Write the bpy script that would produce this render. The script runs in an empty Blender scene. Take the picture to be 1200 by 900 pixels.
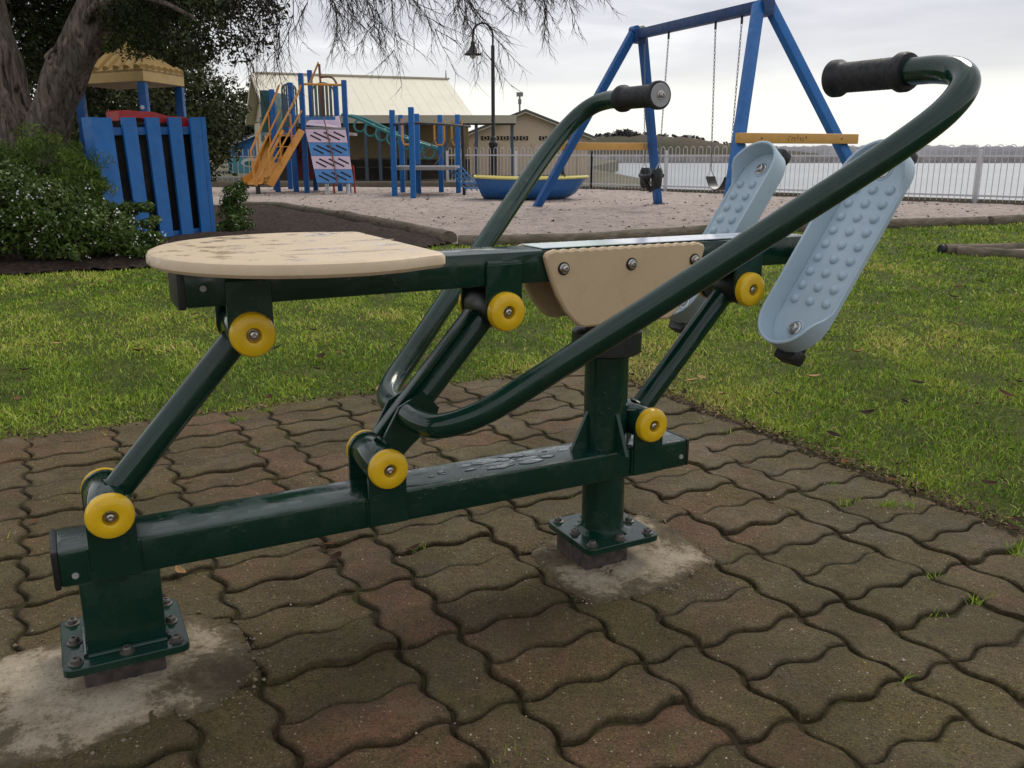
import bpy, bmesh, math, random
import numpy as np
from mathutils import Vector, Matrix
R = math.radians
random.seed(7); rng = np.random.default_rng(7)
S = bpy.context.scene
C = S.collection
PI = math.pi

# ------------------------------------------------------------------ camera, sky, sun, exposure
cam = bpy.data.cameras.new('camera'); co = bpy.data.objects.new('camera', cam); C.objects.link(co)
cam.sensor_width = 36.0; cam.lens = 31.11; cam.clip_end = 20000; cam.clip_start = 0.02
co.location = (0, 0, 0.85); co.rotation_euler = (R(90 - 14.594), 0, 0)
S.camera = co
S.view_settings.view_transform = 'Standard'; S.view_settings.look = 'None'
S.view_settings.exposure = 0.28; S.view_settings.gamma = 1.0; S.view_settings.use_curve_mapping = False
S.render.engine = 'CYCLES'
try: S.cycles.use_denoising = True
except Exception: pass
S.cycles.max_bounces = 6

SUN_EL, SUN_AZ = R(46), R(32)          # azimuth measured from +Y towards +X
W = bpy.data.worlds.new("World"); S.world = W; W.use_nodes = True
def build_world():
    nt = W.node_tree; n = nt.nodes; L = nt.links; n.clear()
    out = n.new('ShaderNodeOutputWorld'); bg = n.new('ShaderNodeBackground'); bg.inputs[1].default_value = 0.1
    sky = n.new('ShaderNodeTexSky'); sky.sky_type = 'NISHITA'; sky.sun_disc = False
    sky.sun_elevation = SUN_EL; sky.sun_rotation = SUN_AZ
    tc = n.new('ShaderNodeTexCoord'); sep = n.new('ShaderNodeSeparateXYZ'); L.new(tc.outputs['Generated'], sep.inputs[0])
    mp = n.new('ShaderNodeMapping'); mp.inputs['Scale'].default_value = (1.0, 1.0, 5.5); L.new(tc.outputs['Generated'], mp.inputs[0])
    nz = n.new('ShaderNodeTexNoise'); nz.inputs['Scale'].default_value = 2.6; nz.inputs['Detail'].default_value = 6; nz.inputs['Roughness'].default_value = 0.52
    nz.inputs['Distortion'].default_value = 0.35
    L.new(mp.outputs[0], nz.inputs[0])
    rp = n.new('ShaderNodeValToRGB')
    e = rp.color_ramp.elements
    e[0].position = 0.30; e[0].color = (4.9, 4.93, 5.35, 1); e[1].position = 0.66; e[1].color = (8.5, 8.5, 8.65, 1)
    m = rp.color_ramp.elements.new(0.5); m.color = (6.3, 6.3, 6.7, 1)
    L.new(nz.outputs[0], rp.inputs[0])
    # brighter band of thinner cloud low over the horizon, broken by streaks
    mp2 = n.new('ShaderNodeMapping'); mp2.inputs['Scale'].default_value = (1.0, 1.0, 22.0); L.new(tc.outputs['Generated'], mp2.inputs[0])
    n2 = n.new('ShaderNodeTexNoise'); n2.inputs['Scale'].default_value = 1.6; n2.inputs['Detail'].default_value = 5; L.new(mp2.outputs[0], n2.inputs[0])
    sc = n.new('ShaderNodeMath'); sc.operation = 'MULTIPLY_ADD'; L.new(n2.outputs[0], sc.inputs[0]); sc.inputs[1].default_value = 0.05; L.new(sep.outputs[2], sc.inputs[2])
    r2 = n.new('ShaderNodeValToRGB'); ee = r2.color_ramp.elements
    ee[0].position = 0.0; ee[0].color = (0.25,)*3 + (1,); ee[1].position = 0.16; ee[1].color = (0, 0, 0, 1)
    for p, v in ((0.03, 0.3), (0.05, 0.95), (0.085, 0.9), (0.105, 0.3)):
        k = ee.new(p); k.color = (v, v, v, 1)
    L.new(sc.outputs[0], r2.inputs[0])
    mx = n.new('ShaderNodeMix'); mx.data_type = 'RGBA'
    L.new(r2.outputs[0], mx.inputs[0]); L.new(rp.outputs[0], mx.inputs[6]); mx.inputs[7].default_value = (9.2, 9.1, 8.4, 1)
    m2 = n.new('ShaderNodeMix'); m2.data_type = 'RGBA'; m2.inputs[0].default_value = 0.93
    L.new(sky.outputs[0], m2.inputs[6]); L.new(mx.outputs[2], m2.inputs[7])
    L.new(m2.outputs[2], bg.inputs[0]); L.new(bg.outputs[0], out.inputs[0])
build_world()
sun = bpy.data.lights.new('sun', 'SUN'); so = bpy.data.objects.new('sun', sun); C.objects.link(so)
sun.energy = 1.5; sun.angle = R(22); sun.color = (1.0, 0.94, 0.84)
so.rotation_euler = (R(90) - SUN_EL, 0, PI - SUN_AZ)

# ------------------------------------------------------------------ materials
def rgb(c): return (c[0], c[1], c[2], 1.0)
class NT:
    def __init__(s, name):
        s.m = bpy.data.materials.new(name); s.m.use_nodes = True
        s.t = s.m.node_tree; s.b = s.t.nodes['Principled BSDF']
    def n(s, ty, **kw):
        x = s.t.nodes.new(ty)
        for k, v in kw.items():
            if k in x.inputs.keys(): x.inputs[k].default_value = v
            else: setattr(x, k, v)
        return x
    def l(s, a, b): s.t.links.new(a, b)
    def pos(s, obj=False):
        if obj: return s.n('ShaderNodeTexCoord').outputs['Object']
        return s.n('ShaderNodeNewGeometry').outputs['Position']
    def noise(s, scale, detail=4, rough=0.55, vec=None, stretch=None, dist=0.0):
        x = s.n('ShaderNodeTexNoise'); x.inputs['Scale'].default_value = scale; x.inputs['Detail'].default_value = detail
        x.inputs['Roughness'].default_value = rough; x.inputs['Distortion'].default_value = dist
        v = vec if vec is not None else s.pos()
        if stretch:
            mp = s.n('ShaderNodeMapping'); mp.inputs['Scale'].default_value = stretch; s.l(v, mp.inputs[0]); v = mp.outputs[0]
        s.l(v, x.inputs['Vector']); return x.outputs[0]
    def ramp(s, fac, stops):
        x = s.n('ShaderNodeValToRGB'); e = x.color_ramp.elements
        while len(e) > 1: e.remove(e[-1])
        e[0].position = stops[0][0]; e[0].color = rgb(stops[0][1]) if not isinstance(stops[0][1], (int, float)) else (stops[0][1],)*3 + (1,)
        for p, c in stops[1:]:
            k = e.new(p); k.color = rgb(c) if not isinstance(c, (int, float)) else (c, c, c, 1)
        s.l(fac, x.inputs[0]); return x.outputs[0]
    def mix(s, fac, a, b, mode='MIX'):
        x = s.n('ShaderNodeMix'); x.data_type = 'RGBA'; x.blend_type = mode
        for sock, v in ((x.inputs[0], fac), (x.inputs[6], a), (x.inputs[7], b)):
            if isinstance(v, (int, float)): sock.default_value = v
            elif isinstance(v, tuple): sock.default_value = rgb(v)
            else: s.l(v, sock)
        return x.outputs[2]
    def math(s, op, a, b=None, c=None):
        x = s.n('ShaderNodeMath'); x.operation = op
        for i, v in enumerate((a, b, c)):
            if v is None: continue
            if isinstance(v, (int, float)): x.inputs[i].default_value = v
            else: s.l(v, x.inputs[i])
        return x.outputs[0]
    def attr(s, name): return s.n('ShaderNodeAttribute', attribute_name=name).outputs['Fac']
    def rand(s): return s.n('ShaderNodeObjectInfo').outputs['Random']
    def col(s, v):
        if isinstance(v, tuple): s.b.inputs['Base Color'].default_value = rgb(v)
        else: s.l(v, s.b.inputs['Base Color'])
    def rough(s, v):
        if isinstance(v, (int, float)): s.b.inputs['Roughness'].default_value = v
        else: s.l(v, s.b.inputs['Roughness'])
    def bump(s, h, strength=0.3, dist=0.01):
        x = s.n('ShaderNodeBump'); x.inputs['Strength'].default_value = strength; x.inputs['Distance'].default_value = dist
        s.l(h, x.inputs['Height']); s.l(x.outputs[0], s.b.inputs['Normal'])
    def set(s, **kw):
        for k, v in kw.items(): s.b.inputs[k].default_value = v
        return s

def paint(name, col, rough=0.35, coat=0.0, var=0.25, scale=6, dirt=(0.02, 0.017, 0.012), dirt_amt=0.25, bump=0.05, metal=0.0):
    a = NT(name)
    f = a.noise(scale, 5, 0.6)
    c2 = tuple(min(1, x * (1 - var)) for x in col)
    c = a.mix(a.ramp(f, [(0.3, 0.0), (0.7, 1.0)]), col, c2)
    d = a.ramp(a.noise(scale * 4, 6, 0.7), [(0.55, 0.0), (0.8, dirt_amt)])
    a.col(a.mix(d, c, dirt))
    a.rough(a.ramp(a.noise(scale * 2.5, 4), [(0.3, rough * 0.75), (0.7, min(1, rough * 1.3))]))
    a.bump(a.noise(scale * 30, 3), bump, 0.002)
    a.set(Metallic=metal)
    if coat: a.set(**{'Coat Weight': coat, 'Coat Roughness': 0.12})
    return a.m

M = {}
def make_materials():
    # wet green powder coat, with water film patches and drops on it
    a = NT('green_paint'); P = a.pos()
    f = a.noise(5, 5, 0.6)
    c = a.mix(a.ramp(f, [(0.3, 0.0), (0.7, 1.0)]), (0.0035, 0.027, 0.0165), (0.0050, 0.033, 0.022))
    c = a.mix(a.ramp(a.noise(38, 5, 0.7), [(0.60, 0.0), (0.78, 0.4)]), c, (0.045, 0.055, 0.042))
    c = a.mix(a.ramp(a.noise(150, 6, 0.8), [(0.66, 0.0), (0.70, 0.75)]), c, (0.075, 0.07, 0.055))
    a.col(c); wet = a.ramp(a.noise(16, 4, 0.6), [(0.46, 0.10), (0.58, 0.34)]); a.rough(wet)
    v = a.n('ShaderNodeTexVoronoi'); v.inputs['Scale'].default_value = 70; a.l(P, v.inputs['Vector'])
    drops = a.math('MULTIPLY', a.ramp(v.outputs['Distance'], [(0.0, 1.0), (0.22, 0.55), (0.3, 0.0)]), a.ramp(a.noise(7, 3), [(0.56, 0.0), (0.62, 1.0)]))
    a.bump(a.math('ADD', drops, a.math('MULTIPLY', a.noise(160, 2), 0.12)), 0.32, 0.0014)
    a.set(**{'Coat Weight': 0.12, 'Coat Roughness': 0.08, 'Specular IOR Level': 0.42}); M['green'] = a.m
    # water puddle on the beam
    a = NT('water_film'); a.col((0.012, 0.035, 0.03)); a.rough(0.03); a.bump(a.noise(60, 3), 0.25, 0.002); a.set(**{'Coat Weight': 1.0, 'Coat Roughness': 0.02}); M['water_film'] = a.m
    # beige plastic board
    a = NT('beige_board')
    st = a.noise(14, 6, 0.65, stretch=(1, 1, 1))
    c = a.ramp(a.noise(11, 7, 0.7, vec=a.pos(True), stretch=(0.5, 4, 1)), [(0.3, (0.58, 0.45, 0.295)), (0.7, (0.65, 0.52, 0.355))])
    c = a.mix(a.ramp(a.noise(75, 5, 0.75), [(0.60, 0.0), (0.75, 0.25)]), c, (0.44, 0.32, 0.20))
    a.col(c); a.rough(a.ramp(a.noise(22, 5, 0.6), [(0.52, 0.45), (0.62, 0.08)])); a.bump(a.noise(120, 4), 0.15, 0.0015); M['beige'] = a.m
    M['beige_side'] = paint('beige_side', (0.60, 0.45, 0.275), 0.45, 0, 0.08, 8, (0.30, 0.2, 0.12), 0.25, 0.1)
    M['yellow_cap'] = paint('yellow_cap', (0.80, 0.50, 0.010), 0.33, 0.15, 0.08, 20, (0.25, 0.14, 0.01), 0.3, 0.04)
    a = NT('steel'); a.col(a.ramp(a.noise(90, 3), [(0.4, (0.55, 0.54, 0.52)), (0.7, (0.35, 0.33, 0.30))])); a.rough(0.28); a.set(Metallic=1.0); M['steel'] = a.m
    M['worn_steel'] = paint('worn_steel', (0.16, 0.15, 0.13), 0.45, 0, 0.4, 60, (0.08, 0.05, 0.03), 0.6, 0.1, 0.6)
    M['rubber'] = paint('rubber', (0.012, 0.013, 0.016), 0.6, 0, 0.3, 40, (0.05, 0.05, 0.05), 0.2, 0.4)
    M['black_plastic'] = paint('black_plastic', (0.012, 0.013, 0.014), 0.42, 0, 0.3, 30, (0.05, 0.05, 0.05), 0.2, 0.1)
    M['cap_grey'] = paint('cap_grey', (0.34, 0.34, 0.34), 0.5, 0, 0.15, 50, (0.2, 0.2, 0.2), 0.4, 0.1)
    a = NT('pedal_blue')
    c = a.ramp(a.noise(7, 5, 0.6), [(0.3, (0.345, 0.45, 0.53)), (0.7, (0.41, 0.52, 0.59))])
    c = a.mix(a.ramp(a.noise(45, 6, 0.7), [(0.58, 0.0), (0.78, 0.45)]), c, (0.24, 0.31, 0.35))
    a.col(c); a.rough(0.42); a.bump(a.noise(150, 3), 0.12, 0.001); M['pedal'] = a.m
    a = NT('label_sheet')
    tc = a.pos(True); sx = a.n('ShaderNodeSeparateXYZ'); a.l(tc, sx.inputs[0])
    blk = a.n('ShaderNodeTexVoronoi'); blk.inputs['Scale'].default_value = 14; a.l(tc, blk.inputs['Vector'])
    c = a.mix(a.ramp(sx.outputs[0], [(0.0, 0.0), (0.03, 1.0)]), (0.42, 0.55, 0.50), (0.66, 0.70, 0.78))
    c = a.mix(a.ramp(a.noise(22, 2), [(0.60, 0.0), (0.62, 0.5)]), c, (0.36, 0.42, 0.62))
    a.col(c); a.rough(0.12); M['label'] = a.m
    # pavers
    a = NT('paver'); P = a.pos()
    rr = a.rand()
    base = a.ramp(rr, [(0.0, (0.120, 0.084, 0.038)), (0.25, (0.172, 0.113, 0.052)), (0.5, (0.146, 0.101, 0.047)), (0.68, (0.194, 0.113, 0.055)), (0.82, (0.250, 0.108, 0.060)), (0.92, (0.215, 0.096, 0.055)), (1.0, (0.134, 0.102, 0.047))])
    big = a.noise(1.9, 4, 0.6)
    base = a.mix(a.ramp(a.noise(20, 8, 0.75), [(0.36, 0.0), (0.70, 0.85)]), base, (0.038, 0.028, 0.018))
    moss = a.math('MULTIPLY', a.ramp(a.math('MULTIPLY_ADD', a.noise(15, 7, 0.75), 0.5, a.math('MULTIPLY', big, 0.75)), [(0.54, 0.0), (0.68, 1.0)]), 0.8)
    base = a.mix(moss, base, a.ramp(a.noise(60, 4), [(0.3, (0.060, 0.058, 0.012)), (0.7, (0.135, 0.118, 0.028))]))
    grain = a.noise(330, 3, 0.75)
    base = a.mix(a.ramp(grain, [(0.46, 0.0), (0.62, 0.8)]), base, (0.215, 0.145, 0.072))
    base = a.mix(a.ramp(a.noise(210, 3, 0.7), [(0.50, 0.0), (0.66, 0.8)]), base, (0.024, 0.016, 0.008))
    v = a.n('ShaderNodeTexVoronoi'); v.inputs['Scale'].default_value = 95; a.l(P, v.inputs['Vector'])
    sel = a.n('ShaderNodeSeparateColor'); a.l(v.outputs['Color'], sel.inputs[0])
    spk = a.math('MULTIPLY', a.ramp(v.outputs['Distance'], [(0.08, 1.0), (0.20, 0.0)]), a.math('GREATER_THAN', sel.outputs[0], a.math('MULTIPLY_ADD', a.noise(5, 4, 0.7), -0.9, 1.22)))
    base = a.mix(spk, base, (0.56, 0.47, 0.33))
    v2 = a.n('ShaderNodeTexVoronoi'); v2.inputs['Scale'].default_value = 230; a.l(P, v2.inputs['Vector'])
    sel2 = a.n('ShaderNodeSeparateColor'); a.l(v2.outputs['Color'], sel2.inputs[0])
    spk2 = a.math('MULTIPLY', a.ramp(v2.outputs['Distance'], [(0.16, 1.0), (0.30, 0.0)]), a.math('GREATER_THAN', sel2.outputs[0], 0.78))
    base = a.mix(spk2, base, (0.36, 0.27, 0.16))
    # damp soil worked in from the joints
    base = a.mix(a.ramp(a.noise(3.1, 6, 0.65, dist=0.5), [(0.42, 0.0), (0.60, 0.42)]), base, (0.036, 0.029, 0.016))
    base = a.mix(a.ramp(a.noise(4.3, 6, 0.7, stretch=(1, 1.3, 1)), [(0.58, 0.0), (0.72, 0.45)]), base, (0.22, 0.175, 0.115))
    ed = a.math('MULTIPLY_ADD', a.noise(75, 5, 0.7), 1.5, a.math('SUBTRACT', a.attr('edge'), 1.0))
    base = a.mix(a.ramp(ed, [(0.40, 0.0), (0.85, 0.75)]), base, a.ramp(a.noise(40, 4), [(0.4, (0.030, 0.023, 0.013)), (0.65, (0.058, 0.050, 0.016))]))
    a.col(base); a.rough(a.ramp(a.noise(6, 5), [(0.35, 0.55), (0.65, 0.85)]))
    h = a.math('ADD', a.math('MULTIPLY', a.noise(260, 4, 0.75), 0.9), a.math('MULTIPLY', a.noise(45, 5, 0.7), 1.4)); a.bump(h, 1.0, 0.007); a.set(**{'Specular IOR Level': 0.22})
    M['paver'] = a.m
    a = NT('joint_soil')
    c = a.ramp(a.noise(60, 6, 0.7), [(0.3, (0.016, 0.011, 0.006)), (0.6, (0.042, 0.030, 0.016))])
    c = a.mix(a.ramp(a.noise(5, 5, 0.6), [(0.48, 0.0), (0.62, 0.8)]), c, (0.040, 0.042, 0.009))
    a.col(c); a.rough(0.95); a.bump(a.noise(120, 5, 0.7), 0.8, 0.006); M['joint'] = a.m
    a = NT('concrete')
    f = a.math('MULTIPLY_ADD', a.attr('edge'), -0.24, a.math('ADD', a.math('MULTIPLY', a.noise(7, 7, 0.75, dist=0.4), 0.95), a.math('MULTIPLY', a.noise(70, 6, 0.85), 0.45)))
    c = a.ramp(f, [(0.42, (0.082, 0.063, 0.039)), (0.57, (0.16, 0.127, 0.080)), (0.62, (0.31, 0.255, 0.178)), (0.76, (0.46, 0.395, 0.295))])
    c = a.mix(a.ramp(a.noise(160, 5, 0.75), [(0.56, 0.0), (0.68, 0.8)]), c, (0.06, 0.048, 0.033))
    a.col(c); a.rough(0.9); a.bump(a.math('ADD', a.noise(150, 6, 0.75), a.noise(25, 5)), 0.9, 0.005); M['concrete'] = a.m
    a = NT('grout'); a.col(a.ramp(a.noise(60, 5), [(0.35, (0.05, 0.042, 0.04)), (0.7, (0.11, 0.09, 0.08))])); a.rough(0.9); a.bump(a.noise(120, 4), 0.5, 0.004); M['grout'] = a.m
    # lawn soil and blades
    a = NT('lawn_soil')
    c = a.ramp(a.noise(3.2, 7, 0.7), [(0.3, (0.060, 0.085, 0.014)), (0.55, (0.105, 0.125, 0.024)), (0.75, (0.16, 0.15, 0.045))])
    c = a.mix(a.ramp(a.noise(24, 7, 0.75), [(0.48, 0.0), (0.75, 0.8)]), c, (0.030, 0.030, 0.010))
    a.col(c); a.rough(0.95); a.bump(a.noise(60, 6, 0.75), 0.9, 0.03); M['lawn_soil'] = a.m
    a = NT('grass_blade')
    c = a.ramp(a.attr('tint'), [(0.0, (0.070, 0.150, 0.012)), (0.35, (0.225, 0.350, 0.026)), (0.62, (0.360, 0.470, 0.048)), (0.84, (0.52, 0.52, 0.10)), (1.0, (0.60, 0.45, 0.19))])
    a.col(c); a.rough(0.65); a.set(**{'Specular IOR Level': 0.25, 'Subsurface Weight': 0.0, 'Transmission Weight': 0.0}); M['blade'] = a.m
    a = NT('sand'); P = a.pos()
    c = a.ramp(a.noise(0.9, 8, 0.75), [(0.3, (0.50, 0.415, 0.365)), (0.7, (0.66, 0.56, 0.50))])
    c = a.mix(a.ramp(a.noise(5.5, 9, 0.85), [(0.50, 0.0), (0.62, 0.85)]), c, (0.15, 0.12, 0.105))
    c = a.mix(a.ramp(a.noise(32, 6, 0.8), [(0.54, 0.0), (0.64, 0.9)]), c, (0.085, 0.068, 0.06))
    c = a.mix(a.ramp(a.noise(45, 5, 0.8), [(0.60, 0.0), (0.68, 0.7)]), c, (0.55, 0.48, 0.43))
    a.col(c); a.rough(0.95); a.bump(a.noise(26, 8, 0.8), 1.0, 0.05); M['sand'] = a.m
    a = NT('mulch')
    c = a.ramp(a.noise(22, 7, 0.8), [(0.35, (0.026, 0.018, 0.014)), (0.55, (0.085, 0.060, 0.046)), (0.72, (0.20, 0.15, 0.12))])
    a.col(c); a.rough(0.95); a.bump(a.noise(40, 7, 0.8), 1.0, 0.05); M['mulch'] = a.m
    a = NT('ground_soil'); a.col(a.ramp(a.noise(0.6, 7, 0.7), [(0.3, (0.09, 0.085, 0.05)), (0.7, (0.15, 0.135, 0.09))])); a.rough(0.95); M['ground'] = a.m
    a = NT('log_wood')
    c = a.ramp(a.noise(9, 7, 0.7, stretch=(1, 1, 6)), [(0.3, (0.075, 0.062, 0.046)), (0.7, (0.23, 0.19, 0.145))])
    c = a.mix(a.ramp(a.noise(4, 5), [(0.5, 0.0), (0.66, 0.55)]), c, (0.05, 0.055, 0.022))
    a.col(c); a.rough(0.9); a.bump(a.noise(45, 6, 0.7), 0.7, 0.01); M['log'] = a.m
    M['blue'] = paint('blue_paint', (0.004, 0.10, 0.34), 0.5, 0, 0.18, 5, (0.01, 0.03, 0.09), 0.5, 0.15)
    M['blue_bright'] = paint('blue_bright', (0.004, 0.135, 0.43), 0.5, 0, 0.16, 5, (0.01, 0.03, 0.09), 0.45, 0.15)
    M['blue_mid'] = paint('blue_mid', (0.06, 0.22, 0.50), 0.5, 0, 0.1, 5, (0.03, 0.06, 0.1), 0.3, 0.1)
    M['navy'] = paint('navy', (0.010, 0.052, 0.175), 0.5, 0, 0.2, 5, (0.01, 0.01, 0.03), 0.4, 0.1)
    M['dark_inside'] = paint('dark_inside', (0.010, 0.009, 0.010), 0.8, 0, 0.3, 5, (0.02, 0.02, 0.02), 0.2, 0.1)  # near-black colour standing in for shade inside openings
    M['red'] = paint('red_plastic', (0.40, 0.018, 0.022), 0.4, 0, 0.2, 4, (0.12, 0.01, 0.01), 0.4, 0.1)
    M['dark_red'] = paint('dark_red', (0.13, 0.018, 0.028), 0.45, 0, 0.2, 4, (0.05, 0.01, 0.01), 0.4, 0.1)
    M['orange'] = paint('orange', (0.66, 0.30, 0.045), 0.45, 0, 0.15, 5, (0.3, 0.13, 0.03), 0.4, 0.1)
    M['tan_roof'] = paint('tan_roof', (0.66, 0.45, 0.17), 0.5, 0, 0.15, 4, (0.18, 0.12, 0.06), 0.5, 0.1)
    M['yellow_beam'] = paint('yellow_beam', (0.66, 0.36, 0.09), 0.5, 0, 0.12, 5, (0.25, 0.14, 0.04), 0.4, 0.1)
    M['pink'] = paint('pink', (0.66, 0.50, 0.60), 0.5, 0, 0.1, 4, (0.3, 0.22, 0.26), 0.35, 0.1)
    M['teal'] = paint('teal', (0.015, 0.19, 0.19), 0.45, 0, 0.2, 4, (0.01, 0.06, 0.06), 0.4, 0.1)
    M['dark_teal'] = paint('dark_teal', (0.012, 0.085, 0.085), 0.5, 0, 0.2, 4, (0.01, 0.03, 0.03), 0.4, 0.1)
    M['grey_green'] = paint('grey_green', (0.13, 0.17, 0.155), 0.55, 0, 0.25, 4, (0.05, 0.06, 0.05), 0.4, 0.1)
    M['rust'] = paint('rust_pipe', (0.21, 0.075, 0.04), 0.5, 0, 0.3, 8, (0.07, 0.03, 0.02), 0.4, 0.1)
    M['white_paint'] = paint('white_paint', (0.72, 0.72, 0.74), 0.5, 0, 0.08, 4, (0.4, 0.4, 0.4), 0.3, 0.1)
    M['grey_deck'] = paint('grey_deck', (0.28, 0.27, 0.27), 0.7, 0, 0.2, 6, (0.1, 0.1, 0.1), 0.4, 0.2)
    M['black_metal'] = paint('black_metal', (0.012, 0.014, 0.014), 0.4, 0, 0.3, 5, (0.04, 0.04, 0.04), 0.3, 0.05)
    M['boat_yellow'] = paint('boat_yellow', (0.70, 0.62, 0.16), 0.4, 0, 0.1, 4, (0.3, 0.25, 0.1), 0.3, 0.05)
    M['boat_blue'] = paint('boat_blue', (0.010, 0.105, 0.32), 0.28, 0.2, 0.15, 3, (0.01, 0.03, 0.08), 0.4, 0.05)
    M['cream_roof'] = paint('cream_roof', (0.78, 0.74, 0.60), 0.6, 0, 0.06, 0.8, (0.55, 0.50, 0.36), 0.35, 0.05)
    M['cream'] = paint('cream', (0.66, 0.60, 0.46), 0.65, 0, 0.08, 1.5, (0.4, 0.35, 0.25), 0.3, 0.05)
    M['fascia'] = paint('fascia', (0.44, 0.40, 0.31), 0.6, 0, 0.12, 1.5, (0.25, 0.22, 0.17), 0.4, 0.05)
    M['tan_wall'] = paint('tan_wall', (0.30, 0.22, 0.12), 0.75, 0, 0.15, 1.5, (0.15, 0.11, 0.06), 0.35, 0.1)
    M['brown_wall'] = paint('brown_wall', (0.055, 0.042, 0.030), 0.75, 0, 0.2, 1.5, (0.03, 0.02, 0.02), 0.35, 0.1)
    M['pale_wall'] = paint('pale_wall', (0.56, 0.46, 0.34), 0.75, 0, 0.08, 1.2, (0.35, 0.28, 0.2), 0.35, 0.1)
    M['grey_roof'] = paint('grey_roof', (0.10, 0.10, 0.10), 0.6, 0, 0.2, 1.2, (0.05, 0.05, 0.05), 0.35, 0.1)
    M['blue_wall'] = paint('blue_wall', (0.045, 0.19, 0.48), 0.7, 0, 0.15, 1.0, (0.02, 0.1, 0.25), 0.4, 0.05)
    M['teal_wall'] = paint('teal_wall', (0.10, 0.36, 0.44), 0.7, 0, 0.3, 1.6, (0.10, 0.16, 0.12), 0.6, 0.05)
    M['post_blue'] = paint('post_blue', (0.055, 0.085, 0.12), 0.5, 0, 0.2, 2, (0.03, 0.04, 0.06), 0.3, 0.05)
    M['kerb'] = paint('kerb', (0.17, 0.145, 0.11), 0.85, 0, 0.25, 4, (0.07, 0.06, 0.045), 0.5, 0.3)
    M['galv'] = paint('galvanised', (0.58, 0.58, 0.60), 0.5, 0, 0.15, 8, (0.25, 0.25, 0.26), 0.3, 0.05, 0.1)
    a = NT('lamp_glass'); a.col((0.75, 0.73, 0.65)); a.rough(0.2); M['lamp_glass'] = a.m
    M['pipe_grey'] = paint('pipe_grey', (0.22, 0.22, 0.23), 0.5, 0, 0.2, 2, (0.1, 0.1, 0.1), 0.3, 0.05)
    # bark, leaves
    a = NT('bark'); oc = a.pos()
    r1 = a.noise(17, 8, 0.72, vec=oc, stretch=(1, 1, 0.20), dist=1.2)
    c = a.ramp(r1, [(0.38, (0.032, 0.024, 0.018)), (0.47, (0.16, 0.125, 0.098)), (0.66, (0.38, 0.31, 0.255))])
    c = a.mix(a.ramp(a.noise(2.2, 5), [(0.5, 0.0), (0.65, 0.5)]), c, (0.16, 0.15, 0.14))
    a.col(c); a.rough(0.9); a.bump(r1, 1.0, 0.09); M['bark'] = a.m
    M['twig'] = paint('twig_bark', (0.05, 0.038, 0.034), 0.8, 0, 0.3, 5, (0.03, 0.02, 0.02), 0.4, 0.1)
    def leaf(name, stops, rough=0.55):
        a = NT(name); a.col(a.ramp(a.attr('tint'), stops)); a.rough(rough); M[name] = a.m
    leaf('leaf_cypress', [(0.0, (0.010, 0.016, 0.004)), (0.6, (0.028, 0.040, 0.009)), (0.92, (0.062, 0.072, 0.016)), (1.0, (0.14, 0.095, 0.035))])
    leaf('leaf_far', [(0.0, (0.018, 0.027, 0.008)), (0.6, (0.046, 0.058, 0.018)), (1.0, (0.092, 0.10, 0.036))])
    leaf('leaf_brown', [(0.0, (0.040, 0.035, 0.026)), (0.6, (0.070, 0.058, 0.042)), (1.0, (0.10, 0.085, 0.06))])
    leaf('leaf_feather', [(0.0, (0.035, 0.065, 0.010)), (0.6, (0.085, 0.140, 0.018)), (1.0, (0.16, 0.21, 0.035))])
    leaf('leaf_bush', [(0.0, (0.030, 0.058, 0.012)), (0.6, (0.075, 0.120, 0.025)), (1.0, (0.15, 0.185, 0.05))], 0.4)
    leaf('litter', [(0.0, (0.030, 0.018, 0.010)), (0.5, (0.085, 0.05, 0.028)), (0.85, (0.17, 0.11, 0.06)), (1.0, (0.32, 0.24, 0.14))], 0.8)
    leaf('leaf_shore', [(0.0, (0.028, 0.028, 0.030)), (1.0, (0.055, 0.05, 0.052))])
    a = NT('petal'); a.col((0.72, 0.72, 0.70)); a.rough(0.6); M['petal'] = a.m
    M['crumb_pale'] = paint('crumb_pale', (0.48, 0.43, 0.35), 0.9, 0, 0.4, 30, (0.2, 0.17, 0.13), 0.6, 0.3)
    M['crumb'] = paint('crumb', (0.26, 0.215, 0.15), 0.9, 0, 0.5, 30, (0.06, 0.05, 0.035), 0.6, 0.3)
    a = NT('dry_leaf'); a.col(a.ramp(a.rand(), [(0.0, (0.020, 0.012, 0.007)), (0.45, (0.055, 0.026, 0.013)), (0.75, (0.15, 0.07, 0.03)), (1.0, (0.38, 0.24, 0.11))])); a.rough(0.85); a.set(**{'Specular IOR Level': 0.15}); M['dry_leaf'] = a.m
    a = NT('sea'); P = a.pos()
    a.col(a.ramp(a.noise(0.012, 4, 0.5, stretch=(1, 2.5, 1)), [(0.35, (0.17, 0.20, 0.22)), (0.65, (0.24, 0.265, 0.275))])); a.rough(0.36)
    a.bump(a.math('ADD', a.noise(0.9, 5, 0.6, stretch=(0.6, 1.3, 1)), a.math('MULTIPLY', a.noise(0.16, 4), 2.0)), 0.5, 0.25); M['sea'] = a.m
    a = NT('headland')
    c = a.ramp(a.noise(0.035, 7, 0.7), [(0.35, (0.040, 0.045, 0.026)), (0.5, (0.070, 0.064, 0.040)), (0.65, (0.105, 0.075, 0.055))])
    a.col(c); a.rough(0.95); M['headland'] = a.m
    a = NT('hazed_land'); a.col(a.ramp(a.noise(0.02, 6, 0.75, stretch=(1, 1, 3)), [(0.35, (0.17, 0.17, 0.185)), (0.6, (0.25, 0.245, 0.26)), (0.72, (0.36, 0.35, 0.35))])); a.rough(0.95); M['hazed_land'] = a.m  # distance haze is put into this pale grey base colour
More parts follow.
